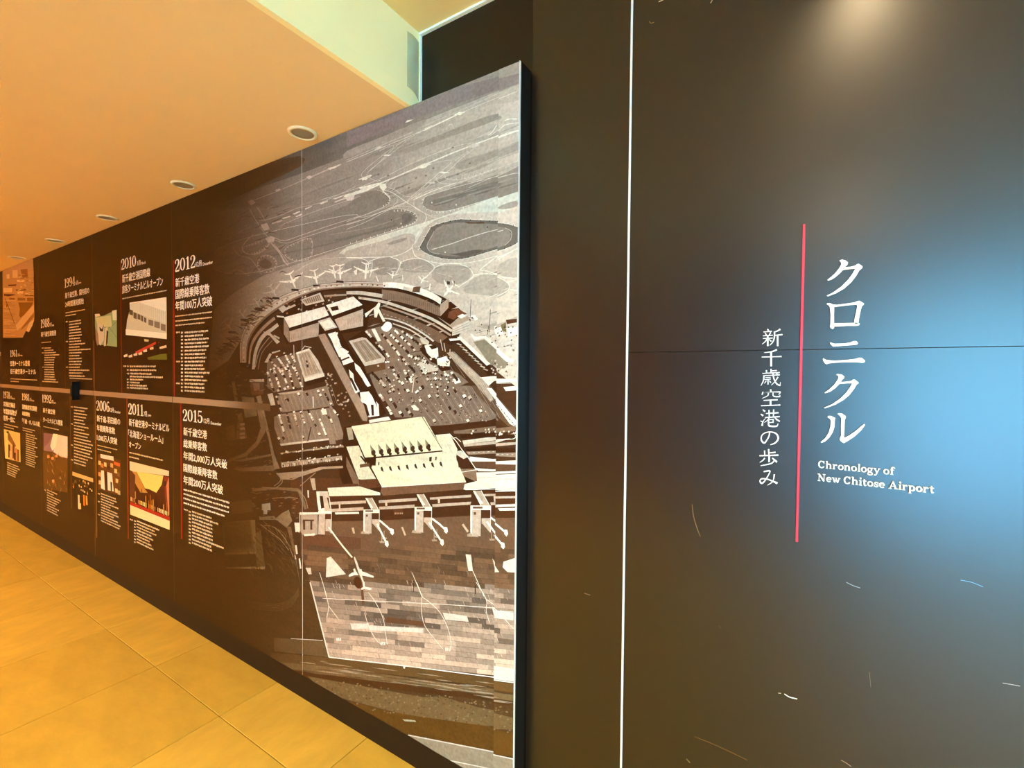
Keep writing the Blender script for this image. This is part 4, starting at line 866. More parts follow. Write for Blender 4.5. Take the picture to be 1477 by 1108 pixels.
mu.poly('9', '275,214 425,210 428,222 280,226', C0, 9); mu.poly('9', '1290,150 1414,146 1414,158 1300,162', C0, 10); mu.poly('9', '1300,172 1414,168 1414,184 1312,186', C0, 10)
mu.poly('9', '1414,60 1414,200 1270,210 1240,90', (66, 38, 22), 6)
def gate(x, y, k=1.0, long=True):
    q = lambda s: [(x + a * k, y + b * k) for a, b in s]
    mu.poly('9', q(((14, -70), (22, -72), (62, -10), (50, -8))), C0, 10); mu.poly('9', q(((22, -72), (52, -72), (96, 10), (58, 10))), (178, 160, 142), 9)
    mu.line('9', q(((52, -74), (98, 8))), 1.0, C0, 11); mu.line('9', q(((14, -72), (52, 0))), 1.0, C0, 11)
    mu.poly('9', q(((0, 0), (100, 0), (100, 22), (0, 22))), C0, 11); mu.poly('9', q(((12, 5), (60, 5), (60, 15), (12, 15))), (104, 78, 58), 12)
    mu.poly('9', q(((0, 22), (8, 22), (8, 140), (0, 132))), (246, 240, 226), 11); mu.poly('9', q(((8, 22), (52, 22), (50, 150), (8, 148))), (192, 174, 156), 11); mu.poly('9', q(((52, 22), (100, 22), (98, 62), (52, 62))), (74, 42, 26), 11)
    mu.poly('9', q(((55, 62), (98, 62), (98, 135), (60, 90), (55, 90))), (190, 172, 154), 11); mu.poly('9', q(((16, 32), (28, 32), (28, 45), (16, 45))), C4, 12); mu.line('9', q(((100, 0), (98, 130))), 0.7, C0, 12)
    mu.poly('9', q(((-16, 140), (10, 130), (40, 155), (-16, 152))), C2, 10)
gate(455, 195, 1.0); gate(775, 178, 1.08); gate(1125, 170, 1.28)
def bridge(P):
    mu.line('9', P, 2.6, (244, 240, 226), 12); mu.line('9', [(a + 5, b + 9) for a, b in P], 1.2, C3, 11)
    x, y = P[-1]; mu.poly('9', [(x - 10, y - 22), (x + 8, y - 18), (x + 12, y + 8), (x + 2, y + 22), (x - 12, y + 6)], (240, 235, 220), 13)
    x, y = P[0]; mu.line('9', [(x + 30, y + 66), (x + 30, y + 108)], 1.0, C2, 11); mu.poly('9', [(x + 14, y + 108), (x + 45, y + 108), (x + 50, y + 118), (x + 20, y + 120)], C2, 11)
for P in ([(540, 285), (575, 355), (602, 410)], [(555, 262), (600, 300), (635, 335)], [(868, 275), (905, 335), (948, 402)], [(885, 252), (930, 285), (972, 325)], [(1228, 270), (1275, 335), (1332, 405)], [(1252, 245), (1300, 280), (1352, 325)]): bridge(P)
mu.poly('9', '55,213 240,213 240,225 55,228', C0, 11); mu.poly('9', '62,228 168,228 168,350 140,362 70,350 60,330', (176, 158, 140), 10); mu.poly('9', '75,258 145,258 145,268 135,268 135,322 122,322 122,268 90,268 90,322 78,322', (84, 50, 32), 12)
mu.poly('9', '160,85 180,82 215,205 175,205 165,150', C0, 10); mu.poly('9', '175,85 230,85 240,120 225,120 250,210 215,210', (196, 180, 162), 10); mu.poly('9', '180,110 200,110 210,185 190,190', C5, 11); mu.line('9', '240,118 254,210', 1.1, C0, 12); mu.line('9', '160,84 232,84', 1.1, C0, 12)
mu.poly('9', '172,205 255,205 255,222 172,222', C0, 12); mu.poly('9', '176,222 215,222 213,352 172,350', (194, 176, 158), 12); mu.poly('9', '217,222 252,222 252,256 217,256', (74, 42, 26), 12); mu.poly('9', '217,256 252,256 252,345 238,330 217,330', (192, 174, 156), 12); mu.line('9', '56,215 56,330', 0.8, C0, 12); mu.line('9', '255,206 253,345', 0.8, C0, 13)
mu.poly('9', '80,350 150,345 152,356 85,362', C0, 11); mu.poly('9', '25,275 55,290 55,340 32,330', C0, 9)
mu.poly('9', '120,0 150,0 158,72 138,74', (186, 168, 146), 10); mu.poly('9', '104,75 112,75 114,120 106,120', C0, 10)
mu.line('9', '238,305 280,365 330,430 385,495', 2.2, C0, 13); mu.line('9', '244,315 330,440 380,500', 1.0, C4, 12); mu.poly('9', '340,460 395,478 395,512 360,505', (90, 58, 38), 10)
# parked airliner with its tail down the apron
mu.line('9', [(398, 492, 1.4), (408, 520, 3.0), (432, 590, 3.2), (455, 650, 2.0), (462, 680, 1.0)], None, (214, 204, 188), 14)
for s in ('412,585 385,590 362,606 366,616 400,606 425,606', '436,580 470,590 520,612 518,622 470,612 440,608', '392,568 402,565 412,590 400,595', '432,570 442,568 450,590 440,590', '452,680 440,690 444,698 462,692', '464,678 500,686 508,692 500,698 466,694', '452,650 462,648 466,690 456,694'): mu.poly('9', s, C0, 14)
mu.poly('9', '400,620 430,620 450,680 420,690 395,660', (70, 36, 18), 9, sm=2); mu.poly('A', '415,20 430,20 440,130 425,140', (96, 62, 42), 9)
# ---- apron slabs
apr = '62,200 1412,240 1412,700 60,700'
mu.poly('9', '60,260 250,270 560,265 1130,235 1412,230 1412,600 1130,575 720,560 330,560 130,590 96,560 62,480', (104, 78, 58), 6)
def inap(x, y):  # frame A: right of the slanted west edge, above the south edge
    if y > 445 + (x - 225) * 0.122 or x > 1335: return False
    return x > 115 + (y - 0) * 0.247 if y >= 0 else True
ri = 0
for r_ in range(-10, 16):
    base = r_ * 30 - 60 + 20
    x = -100
    while x < 1335:
        w_ = random.uniform(60, 230)
        xa, xb = x, min(x + w_, 1336); x += w_
        s = 0.105
        ya0 = base + (xa - 120) * s; yb0 = base + (xb - 120) * s; h = 29
        if ya0 < -232 + 0 * xa: continue
        lit = ya0 > -22 + (xa - 120) * 0.02
        bright = sst(-10, 430, base) * 46
        v = (random.uniform(112, 172) + bright * 1.1) if lit else random.uniform(78, 118)
        if lit and random.random() < 0.12: v -= 36
        if lit and 150 < ya0 < 250 and 340 < xa < 780: v = random.uniform(84, 120)
        c = (v, v * 0.875, v * 0.77) if lit else (v, v * 0.76, v * 0.56)
        poly = [(xa, ya0), (xb, yb0), (xb, yb0 + h), (xa, ya0 + h)]
        # clip to the apron outline
        def cl(P, f):
            out = []
            for i in range(len(P)):
                a, b = P[i], P[(i + 1) % len(P)]; da, db = f(a), f(b)
                if da >= 0: out.append(a)
                if da * db < 0: t = da / (da - db); out.append((a[0] + (b[0] - a[0]) * t, a[1] + (b[1] - a[1]) * t))
            return out
        for f in (lambda p: p[0] - (115 + p[1] * 0.247), lambda p: 446 + (p[0] - 225) * 0.122 - p[1], lambda p: 1336 - p[0]):
            poly = cl(poly, f)
            if len(poly) < 3: break
        if len(poly) >= 3:
            mu.poly('A', poly, c, 7)
            mu.line('A', [(xa, ya0), (xb, yb0)], 0.35, tuple(v_ * 0.72 for v_ in c), 8) if inap(xa, ya0) and inap(xb, yb0) else None
for k in range(520):  # slanting expansion joints and stains
    x, y = random.uniform(130, 1325), random.uniform(-120, 560)
    if not inap(x, y) or not inap(x + 10, y + 24): continue
    d = -1 if y > 0 else 1
    L = random.uniform(12, 34); g = random.choice((96, 112, 210, 216, 130))
    if y < -20: g = random.choice((76, 84, 120, 132))
    mu.line('A', [(x, y), (x + L * 0.38, y + L * 0.9)], random.uniform(0.25, 0.5), (g, g * 0.9, g * 0.82), 8)
for s in ('355,245 465,245 460,275 365,280', '905,180 1050,200 1060,235 920,222', '1200,150 1330,165 1330,210 1210,195', '1210,480 1335,500 1335,575 1210,560', '460,255 790,275 790,300 470,285'): mu.poly('A', s, (214, 204, 192), 9)
mu.poly('A', '560,205 800,235 795,262 565,240', (92, 62, 42), 9)
for s in ('460,60 500,110 545,200 560,260', '440,180 460,250 500,330 540,372', '780,85 830,120 890,180 935,270 955,350 950,410', '780,90 780,180 800,260 860,340 910,400', '750,0 770,50 785,85', '1105,0 1165,100 1165,170 1185,240', '1165,100 1230,150 1330,260', '190,0 205,60 225,140 215,210', '225,140 285,220', '560,270 575,370', '0,335 190,346'):
    art(s, 0.75, (228, 220, 206), 10, fr='A')
mu.line('A', '190,95 480,110 900,130 1330,160', 0.9, (226, 218, 204), 10); mu.line('A', '115,0 228,446', 1.8, (222, 212, 200), 10); mu.line('A', '228,446 700,500 1330,580', 1.4, (236, 230, 220), 10)
for x, y in ((535, 355), (920, 390), (272, 330)): 
    for k in range(3): mu.poly('A', [(x + k * 10, y), (x + 6 + k * 10, y), (x + 8 + k * 10, y + 18), (x + 2 + k * 10, y + 18)], (236, 230, 220), 11)
for s in ('1095,475 1128,478 1140,580 1112,580', '1262,500 1308,570 1280,572', '1335,505 1412,480 1412,572 1360,570 1330,540', '225,500 250,490 345,600 220,620', '92,560 125,560 130,600 110,600'): mu.poly('9', s, (216, 206, 190), 10)
mu.line('9', '1140,580 1210,738', 0.8, Wt, 10); mu.line('9', '760,590 820,738', 0.7, Wt, 10); mu.line('9', '180,590 225,738', 0.7, Wt, 10); mu.line('9', '770,640 768,712', 1.0, C5, 10); mu.line('9', '1155,670 1155,725', 1.4, C5, 10)
for s in ('380,310 395,308 402,345 390,345', '690,305 702,303 722,355 712,360', '1070,290 1082,284 1115,330 1105,340'): mu.poly('9', s, (190, 170, 146), 9)
mu.poly('9', '640,185 700,182 705,225 645,230', (84, 52, 32), 8)
for k in range(5): mu.poly('9', [(650 + k * 11, 215), (657 + k * 11, 214), (658 + k * 11, 224), (651 + k * 11, 225)], C2, 9)
# fields below the apron
for s, c in (('-100,330 195,348 225,446 -100,410', (96, 76, 50)), ('-120,420 220,448 700,505 1335,590 1335,640 700,560 -120,470', (92, 68, 38)), ('-120,470 200,500 1335,655 1335,690 700,610 -120,520', (108, 88, 60)), ('0,520 500,590 1335,700 1335,720 600,640 0,560', (70, 42, 20)),
             ('100,560 600,650 1200,760 1330,790 1330,860 900,850 560,760 300,690 160,620', (104, 84, 54)), ('640,690 900,680 1200,770 1200,850 960,840 800,780', (106, 86, 56)), ('300,700 700,790 1330,880 1330,1020 1200,1005 700,910 560,830', (86, 58, 22)),
             ('700,912 1200,1012 1330,1032 1330,1200 1110,1200 960,1070', (140, 128, 108)), ('950,1062 1160,1100 1330,1140 1330,1200 1100,1200', (150, 136, 116))):
    mu.poly('A', s, c, 6, sm=0)
mu.line('A', '700,910 1200,1008 1335,1036', 1.6, (206, 200, 184), 9); mu.line('A', '950,1062 1160,1105 1335,1140', 1.6, (210, 204, 188), 9); mu.poly('A', '665,815 740,822 748,832 680,828', (170, 160, 134), 9); mu.poly('A', '670,500 682,502 680,514 672,512', (240, 236, 228), 10)
for k in range(260):
    x = random.uniform(120, 1330); y = 560 + (x - 100) * 0.14 + random.uniform(0, 150)
    mu.poly('A', [(x, y), (x + 9, y - 4), (x + 13, y + 4), (x + 3, y + 7)], random.choice(((112, 92, 62), (124, 106, 78), (84, 62, 36))), 8)
for k in range(60):
    x = random.uniform(-100, 1200); y = 425 + (x + 100) * 0.135 + random.uniform(0, 90); L = random.uniform(60, 200)
    mu.line('A', [(x, y, 0.2), (x + L / 2, y + L * 0.06, 1.6), (x + L, y + L * 0.13, 0.2)], None, random.choice(((150, 134, 112), (88, 66, 40))), 8)
# lower left of the print (frame 8)
for s, c, l in (('120,455 380,430 425,720 150,725', (116, 98, 62), 7), ('135,465 370,445 400,690 160,700', (96, 78, 46), 8), ('150,725 430,712 430,730 150,742', (156, 138, 100), 8), ('410,560 470,520 510,850 440,860', (112, 96, 62), 7), ('160,850 510,845 505,868 165,862', (190, 172, 132), 8), ('380,430 420,430 430,720 420,720', (150, 132, 96), 8),
                ('480,290 555,280 560,345 530,345 528,380 495,380 495,345 482,345', C1, 9), ('455,400 590,395 620,440 700,500 690,470 600,430 460,430', (134, 116, 92), 7), ('600,420 660,370 720,340 750,440 700,500 640,450', (140, 122, 98), 8), ('700,490 740,490 800,860 820,1000 760,700', (120, 100, 76), 7), ('770,455 815,455 810,530 780,540', C0, 9),
                ('775,655 790,655 800,730 785,735', (240, 232, 214), 9), ('808,775 820,770 832,860 820,865', (240, 232, 214), 9), ('770,745 780,745 788,780 775,780', C1, 9), ('400,150 620,140 800,150 830,170 880,330 860,340 800,180 600,160 395,180', (126, 106, 82), 7), ('200,270 390,250 400,360 220,380', (96, 76, 50), 6)):
    mu.poly('8', s, c, l)
for s in ('590,130 640,90 650,50 620,20', '605,150 660,100 665,60 760,70 850,20', '820,130 900,60 960,10', '800,170 860,230 890,330', '480,140 600,150', '640,60 740,70 840,30', '470,470 560,540 640,600 720,700', '500,480 600,500 700,620 760,760', '570,240 700,230 800,240'): art(s, 1.0, (158, 138, 112), 8, fr='8')
for k in range(120):
    x, y = random.uniform(330, 760), random.uniform(420, 900); mu.line('8', [(x, y, 0.2), (x + random.uniform(10, 40), y + random.uniform(15, 45), 1.2), (x + random.uniform(30, 80), y + random.uniform(40, 90), 0.2)], None, random.choice(((110, 90, 58), (72, 48, 20), (90, 70, 40))), 8, sm=2)
for k in range(60):
    x, y = random.uniform(380, 800), random.uniform(150, 420); mu.line('8', [(x, y, 0.2), (x + 14, y + random.uniform(-8, 10), 1.5), (x + 32, y + random.uniform(-12, 14), 0.2)], None, random.choice(((120, 100, 74), (56, 32, 16), (136, 114, 88))), 8)
for k in range(14): mu.poly('8', [(160 + k * 16, 600 - k * 2), (172 + k * 16, 570 - k * 2), (176 + k * 16, 690 - k * 2), (164 + k * 16, 695 - k * 2)], (80, 60, 34), 9)
mu.poly('8', '830,560 980,560 1360,590 1360,690 830,690', (92, 62, 44), 7); mu.poly('8', '340,1150 780,1110 830,1000 790,1120 690,1240 400,1200', (72, 50, 26), 7)
for k in range(5): art('%d,%d 600,%d 740,%d 810,%d' % (350, 1150 + k * 14, 1180 + k * 14, 1130 + k * 16, 1030 + k * 16), 0.8, (98, 78, 50), 8, fr='8')
# the timeline bar printed across the boards and into the mural
bar_ = Ink(lambda p, col: tuple(FADE_C[i] + (col[i] - FADE_C[i]) * (1 - 0.78 * sst(300, 372, p[0])) for i in range(3)))
def bar_col(px, py): return (150, 130, 104)

# ------------------------------------------------------------------ timeline entries
INKW = (246, 240, 222); INKY = (230, 214, 180)
ENT = []      # (part name, Ink, px centre)
def entry(name, px):
    k = Ink(); ENT.append((name, k, px)); return k
def xz(fr, x, y): return onwall(*pts(fr, [(x, y)])[0])
def put(ink, T_, fr, x0, yb, x1, yt, col, layer=6):
    """place triangles between measured left-baseline, right end and top of the left side"""
    a = xz(fr, x0, yb); t = xz(fr, x0, yt); b = onwall(*(pts(fr, [(x1, yb)])[0]))
    ink.tris_world(fit(T_, a[0], a[1], b[0], t[1]), col, layer)
def year(s, fr, x0, yb, x1, yt, month=None, mx=None, col=INKW):
    k = entry('year_heading', pts(fr, [(x0, yb)])[0][0]); put(k, digits(s), fr, x0, yb, x1, yt, col)
    if month:
        a = xz(fr, x0, yb); t = xz(fr, x0, yt); h = t[1] - a[1]; e = xz(fr, mx[0], yb)[0]; g = xz(fr, mx[1], yb)[0]; e2 = xz(fr, mx[2], yb)[0]
        k.tris_world(fit(font_tris(month, 0.02), e, a[1], g, a[1] + h * 0.45), col, 6)
        k.tris_world(fit(font_tris(mx[3], 0.02), g + (g - e) * 0.25, a[1], e2, a[1] + h * 0.24), col, 6)
def heading(lines, fr, col=INKW, bold=0.022):
    for s, x0, yb, x1, yt in lines:
        k = entry('heading_text', pts(fr, [(x0, yb)])[0][0]); put(k, font_tris(s, bold), fr, x0, yb, x1, yt, col)
def smallprint(fr, x0, y0, rows, slope, hpx=5.0, col=INKY, step=None):
    """caption lines too small to read: rows of word-length dashes; rows = list of (x start, x end, y at start)"""
    k = entry('caption_text', pts(fr, [(x0, y0)])[0][0])
    for xa, xb, y in rows:
        za = xz(fr, xa, y); zb = onwall(*(pts(fr, [(xb, y)])[0]))
        x = za[0]; z = za[1]; hh = abs(xz(fr, xa, y + hpx)[1] - z)
        while x < zb[0]:
            w_ = min(random.uniform(0.9, 4.5) * hh, zb[0] - x); n_ = max(1, int(w_ / (hh * 0.62)))
            for q in range(n_):
                u0 = x + q * w_ / n_; u1 = u0 + w_ / n_ * random.uniform(0.62, 0.85); r0 = random.uniform(0, 0.25) * hh; r1 = random.uniform(0, 0.2) * hh
                a, b, c, d = (u0, z - hh + r0), (u1, z - hh + r0), (u1, z - r1), (u0, z - r1)
                k.tris_world([(a, b, c), (a, c, d)], col, 6)
            x += w_ + hh * 0.35
    return k
def sp(fr, x0, yy, xl, slope=0, hpx=10, col=INKY, ind=0):
    """list rows: yy = list of y, xl = list of right ends; chips of the month column are drawn apart"""
    return smallprint(fr, x0, yy[0], [(x0 + (ind if isinstance(ind, (int, float)) else 0), xr, y) for y, xr in zip(yy, xl)], slope, hpx, col)

# 2012
year('2012', 'g2', 395, 225, 520, 148, '12月', (525, 558, 628, 'December'))
heading([('新千歳空港', 398, 318, 545, 262), ('国際線乗降客数', 398, 392, 608, 332), ('年間100万人突破', 398, 462, 624, 404)], 'g2')
smallprint('g2', 398, 495, [(398, 624, 492), (398, 622, 522), (398, 578, 548)], 0, 9)
Y = [590 + k * 22.3 for k in range(17)]
sp('g2', 455, Y, [600, 568, 604, 594, 604, 588, 580, 588, 580, 568, 576, 608, 570, 594, 576, 578, 576], hpx=13)
sp('g2', 432, Y, [445] * 17, hpx=13); smallprint('g2', 402, 590, [(402, 426, Y[0]), (402, 426, Y[8]), (402, 426, Y[14])], 0, 11)
# 2010
year('2010', 'g2', 65, 212, 156, 146, '3月', (162, 183, 215, 'March'))
heading([('新千歳空港国際線', 70, 292, 243, 240), ('旅客ターミナルビルオープン', 70, 358, 322, 306)], 'g2')
smallprint('g2', 72, 388, [(72, 345, 384)], 0, 8)
sp('g2', 118, [798, 820, 842, 860, 878, 896, 913, 929], [278, 280, 250, 322, 200, 178, 222, 228], hpx=12); sp('g2', 100, [798, 820, 842, 878, 896, 913, 929], [112] * 7, hpx=11); smallprint('g2', 78, 798, [(78, 95, 797)], 0, 10)
# 2015
year('2015', 'g4', 443, 200, 565, 128, '12月', (572, 606, 680, 'December'))
heading([('新千歳空港', 447, 290, 592, 238), ('総乗降客数', 447, 364, 592, 312), ('年間2,000万人突破', 447, 440, 716, 386), ('国際線乗降客数', 447, 512, 656, 460), ('年間200万人突破', 447, 588, 690, 534)], 'g4')
smallprint('g4', 448, 615, [(448, 730, 616), (448, 728, 643), (448, 726, 670), (448, 700, 698)], 0, 12, INKW)
Y = [752 + k * 21.2 for k in range(10)]
sp('g4', 500, Y, [620, 662, 625, 628, 625, 628, 628, 694, 618, 622], hpx=13); sp('g4', 480, Y, [493] * 10, hpx=12); smallprint('g4', 450, 740, [(450, 474, 738)], 0, 11)
# 2011
year('2011', 'g4', 108, 160, 200, 92, '7月', (203, 222, 248, 'July'))
heading([('新千歳空港ターミナルビル', 112, 232, 360, 186), ('「北海道ショールーム」', 108, 300, 322, 254), ('オープン', 112, 362, 186, 324)], 'g4')
smallprint('g4', 114, 390, [(114, 322, 390), (114, 174, 416)], 0, 10)
Y = [810 + k * 18.5 for k in range(8)]
sp('g4', 160, Y, [298, 270, 280, 250, 262, 238, 250, 262], hpx=11); sp('g4', 144, Y, [155] * 8, hpx=10); smallprint('g4', 118, 800, [(118, 138, 800)], 0, 10)
# 2006
year('2006', 'g3', 594, 222, 674, 160, '12月', (676, 700, 742, 'December'))
heading([('新千歳-羽田線の', 597, 290, 740, 250), ('年間乗降客数', 597, 348, 708, 308), ('1,000万人突破', 597, 408, 722, 366)], 'g3')
smallprint('g3', 600, 430, [(600, 722, 432), (600, 684, 456)], 0, 7)
Y = [728 + k * 16.6 for k in range(11)]
sp('g3', 622, Y, [712, 718, 700, 728, 680, 722, 730, 700, 726, 742, 735], hpx=9, col=INKY); smallprint('g3', 604, 730, [(604, 616, 728), (604, 616, 776), (604, 616, 856)], 0, 9)
# night column between 1994 and 2006
Y = [196 + k * 19 for k in range(19)]
sp('g3', 456, Y, [540, 520, 536, 530, 516, 524, 545, 520, 548, 540, 560, 572, 560, 566, 555, 570, 540, 530, 528], hpx=9); smallprint('g3', 438, 196, [(438, 450, 196), (438, 450, 300), (438, 450, 430), (438, 450, 520)], 0, 8)
# 1994
year('1994', 'g1', 398, 322, 462, 266, '6月', (466, 480, 500, 'June'))
heading([('新千歳空港、国内初の', 402, 388, 550, 352), ('24時間運用開始', 402, 442, 516, 406)], 'g1')
smallprint('g1', 404, 470, [(404, 524, 472), (404, 468, 490)], 0, 7)
Y = [526 + k * 17.4 for k in range(20)]
sp('g1', 426, Y, [498, 500, 486, 500, 502, 504, 494, 500, 524, 490, 558, 502, 490, 504, 504, 500, 492, 550, 508, 524], hpx=9); smallprint('g1', 406, 526, [(406, 418, Y[0]), (406, 418, Y[7]), (408, 420, Y[16])], 0, 8)
smallprint('g1', 426, 860, [(428, 500, Y[19] + 2), (430, 568, Y[19] + 16)], 0, 8)
# 1988
year('1988', 'g1', 252, 568, 306, 515, '7月', (308, 318, 334, 'July'))
heading([('新千歳空港開港', 254, 624, 346, 592)], 'g1')
smallprint('g1', 256, 655, [(256, 314, 655)], 0, 6)
Y = [688 + k * 14.6 for k in range(15)]
sp('g1', 274, Y, [314, 330, 344, 366, 340, 334, 334, 332, 332, 332, 334, 336, 336, 344, 360], hpx=8); smallprint('g1', 258, 690, [(258, 270, Y[0]), (258, 270, Y[2]), (262, 270, Y[8]), (262, 272, Y[14])], 0, 7)
# 1961
year('1961', 'g1', 64, 745, 106, 704, '5月', (110, 120, 140, 'May'))
heading([('空港ターミナル整備', 64, 802, 184, 770), ('旧千歳空港ターミナル', 66, 850, 222, 818)], 'g1', bold=0.03)
smallprint('g1', 66, 878, [(66, 230, 877), (66, 116, 892)], 0, 6)
# 1992 / 1981 / 1979 of the lower row
year('1992', 'g3', 260, 172, 316, 124, '7月', (318, 328, 344, 'July'))
heading([('新千歳空港', 266, 236, 340, 206), ('ターミナルビル開業', 266, 294, 386, 262)], 'g3')
smallprint('g3', 268, 320, [(268, 362, 318)], 0, 6); sp('g3', 290, [706 + 15.5 * k for k in range(9)], [352, 330, 374, 364, 352, 340, 362, 350, 356], hpx=8); smallprint('g3', 274, 706, [(274, 284, 706)], 0, 7)
year('1981', 'g3', 136, 158, 182, 116, '3月', (184, 192, 210, 'March'))
heading([('国際線旅客定期便', 138, 214, 228, 184), ('就航開始', 138, 252, 184, 226), ('「千歳・ホノルル線」', 138, 300, 250, 270)], 'g3', bold=0.03)
smallprint('g3', 140, 326, [(140, 216, 326), (140, 200, 340)], 0, 6); sp('g3', 160, [362 + 13.2 * k for k in range(15)], [214, 228, 210, 222, 216, 230, 212, 220, 218, 232, 216, 214, 222, 212, 214], hpx=7)
year('1978', 'g3', 22, 146, 62, 104, '3月', (64, 72, 92, 'March'))
heading([('定期航空輸送', 22, 196, 94, 166), ('年間旅客数が', 22, 242, 104, 208), ('世界一位に', 22, 284, 92, 250)], 'g3', bold=0.03)
smallprint('g3', 26, 302, [(26, 112, 302), (26, 86, 318)], 0, 6); sp('g3', 44, [538, 552, 566, 580, 594, 606], [114, 122, 108, 104, 98, 96], hpx=7)
# left-edge remnant
smallprint('g1', -4, 715, [(-6, 6, 716), (-6, 6, 728)], 0, 14, INKW)

# rules of the timeline (thin vertical lines)
RED = (150, 22, 16); BRN = (120, 72, 28); DBR = (96, 60, 16)
RUL = [('g2', 386, 150, 391, 1010, 1.7, RED), ('g4', 430, 55, 437, 925, 1.7, RED), ('g2', 58, 150, 70, 980, 1.0, (124, 44, 22)), ('g4', 98, 35, 110, 925, 1.4, (140, 58, 22)),
       ('g1', 397, 300, 402, 950, 0.7, DBR), ('g3', 432, 90, 440, 820, 0.7, BRN), ('g1', 250, 540, 254, 940, 0.6, DBR), ('g3', 262, 90, 268, 700, 0.6, DBR), ('g1', 576, 640, 584, 980, 1.6, (112, 66, 36)), ('g3', 588, 100, 594, 1000, 1.6, (128, 84, 24))]
rule_ink = Ink()
for fr, x0, y0, x1, y1, w_, c in RUL:
    e = entry('rule_line', pts(fr, [(x0, y0)])[0][0]); a = xz(fr, (x0 + x1) / 2, y0); b = xz(fr, (x0 + x1) / 2, y1)
    P0 = pts(fr, [((x0 + x1) / 2, (y0 + y1) / 2)])[0]; hw = abs(onwall(P0[0] + w_ / 2, P0[1])[0] - onwall(P0[0] - w_ / 2, P0[1])[0]) / 2
    xa = (a[0] + b[0]) / 2
    e.tris_world([((xa - hw, b[1]), (xa + hw, b[1]), (xa + hw, a[1])), ((xa - hw, b[1]), (xa + hw, a[1]), (xa - hw, a[1]))], c, 7)
    if w_ > 1 and c != BRN:
        pass

# ------------------------------------------------------------------ small colour photos of the timeline
def photo(px): return entry('photo_print', px)
p = photo(215)   # 2010: white terminal building
p.poly('g2', '75,735 60,420 120,410 342,378 346,762 225,762 75,755', (40, 12, 4), 3)
p.poly('g2', '116,412 342,378 344,545 118,455', (236, 234, 206), 4); p.poly('g2', '118,455 344,545 344,632 92,608 100,520', (206, 204, 170), 4); p.poly('g2', '120,418 175,408 344,470 344,545 120,452', (218, 218, 190), 5)
p.poly('g2', '92,575 344,600 344,636 92,610', (238, 234, 206), 6)
for k in range(14): p.poly('g2', [(180 + k * 12, 415 + k * 3.5), (182 + k * 12, 416 + k * 3.5), (182 + k * 12, 478 + k * 5), (180 + k * 12, 477 + k * 5)], (190, 190, 160), 6)
for x, y, w_, h in ((115, 452, 22, 32), (140, 470, 20, 36), (165, 480, 18, 32), (186, 488, 14, 34), (205, 500, 14, 30), (232, 515, 30, 34), (268, 525, 34, 38), (308, 540, 30, 40)): p.poly('g2', [(x, y), (x + w_, y + 8), (x + w_, y + h + 8), (x, y + h)], (96, 80, 56) if x < 230 else (130, 118, 96), 7)
p.poly('g2', '205,635 235,640 232,652 208,650', (226, 220, 180), 7); p.poly('g2', '150,715 280,650 300,655 160,730', (190, 60, 44), 7)
for x, y in ((80, 735), (110, 738), (140, 728), (170, 722), (200, 705), (240, 690), (300, 685), (320, 680)): p.poly('g2', [(x, y), (x + 22, y - 8), (x + 24, y + 8), (x + 2, y + 12)], (232, 210, 176), 8)
p.poly('g2', '225,750 300,730 344,725 346,762 230,762', (98, 104, 34), 7); p.poly('g2', '276,645 292,640 296,720 284,724', (20, 8, 4), 8)
p = photo(150)   # two people before a pale building
p.poly('g1', '584,500 640,492 690,468 718,458 720,684 600,668 588,600', (150, 176, 122), 4); p.poly('g1', '584,482 612,480 618,494 586,500', (226, 214, 190), 5); p.poly('g1', '588,505 682,490 690,560 640,560 600,550', (204, 206, 150), 5)
p.poly('g1', '690,462 718,456 719,520 694,520', (224, 226, 196), 6); p.poly('g1', '600,540 612,535 640,560 640,640 620,676 600,660', (208, 200, 180), 6); p.poly('g1', '612,560 628,575 640,545 634,590 616,586', (40, 22, 16), 7); p.poly('g1', '645,570 662,560 668,600 655,676 640,680 645,620', (206, 196, 176), 7); p.poly('g1', '658,580 668,590 662,660 652,680 655,620', (70, 40, 20), 8)
p.poly('g1', '586,560 604,600 610,670 598,676 590,640', (150, 126, 98), 6); p.line('g1', '670,560 718,625', 0.4, (80, 96, 50), 7); p.line('g1', '715,530 685,560', 0.4, (80, 96, 50), 7)
p = photo(212)   # 2011: drinks hall
p.poly('h2', '295,200 745,312 752,985 302,808', (70, 20, 10), 3); p.poly('h2', '295,200 745,312 742,372 690,362 375,322 350,330 296,300', (232, 206, 160), 5)
p.poly('h2', '375,322 680,365 660,470 600,560 520,520 470,510', (232, 208, 110), 6); p.poly('h2', '330,318 375,322 470,520 500,560 420,560 340,420', (178, 130, 60), 5); p.poly('h2', '685,370 745,385 745,880 700,600', (120, 40, 26), 5)
p.poly('h2', '300,690 752,880 752,985 302,808', (236, 214, 160), 7); p.poly('h2', '300,660 752,835 752,882 302,700', (168, 30, 20), 7)
for k in range(26):
    x = 305 + k * 17; yb = 665 + (x - 300) * 0.40; h = random.uniform(90, 190)
    p.poly('h2', [(x, yb - h), (x + 4, yb - h - 18), (x + 9, yb - h), (x + 12, yb), (x + 2, yb - 3)], random.choice(((46, 12, 10), (66, 24, 12), (150, 90, 30), (190, 140, 60))), 8)
    p.poly('h2', [(x + 3, yb - 60), (x + 12, yb - 56), (x + 12, yb - 10), (x + 4, yb - 14)], random.choice(((236, 214, 160), (222, 180, 80), (240, 226, 196), (60, 18, 10), (190, 120, 50))), 9)
p.poly('h2', '296,310 330,330 360,360 352,690 300,660', (90, 44, 26), 8); p.poly('h2', '690,430 712,425 712,480 692,490', (40, 14, 10), 9); p.poly('h2', '715,480 745,380 750,820 735,780', (206, 120, 86), 8)
p = photo(158)   # 2006: shop with hanging cloths
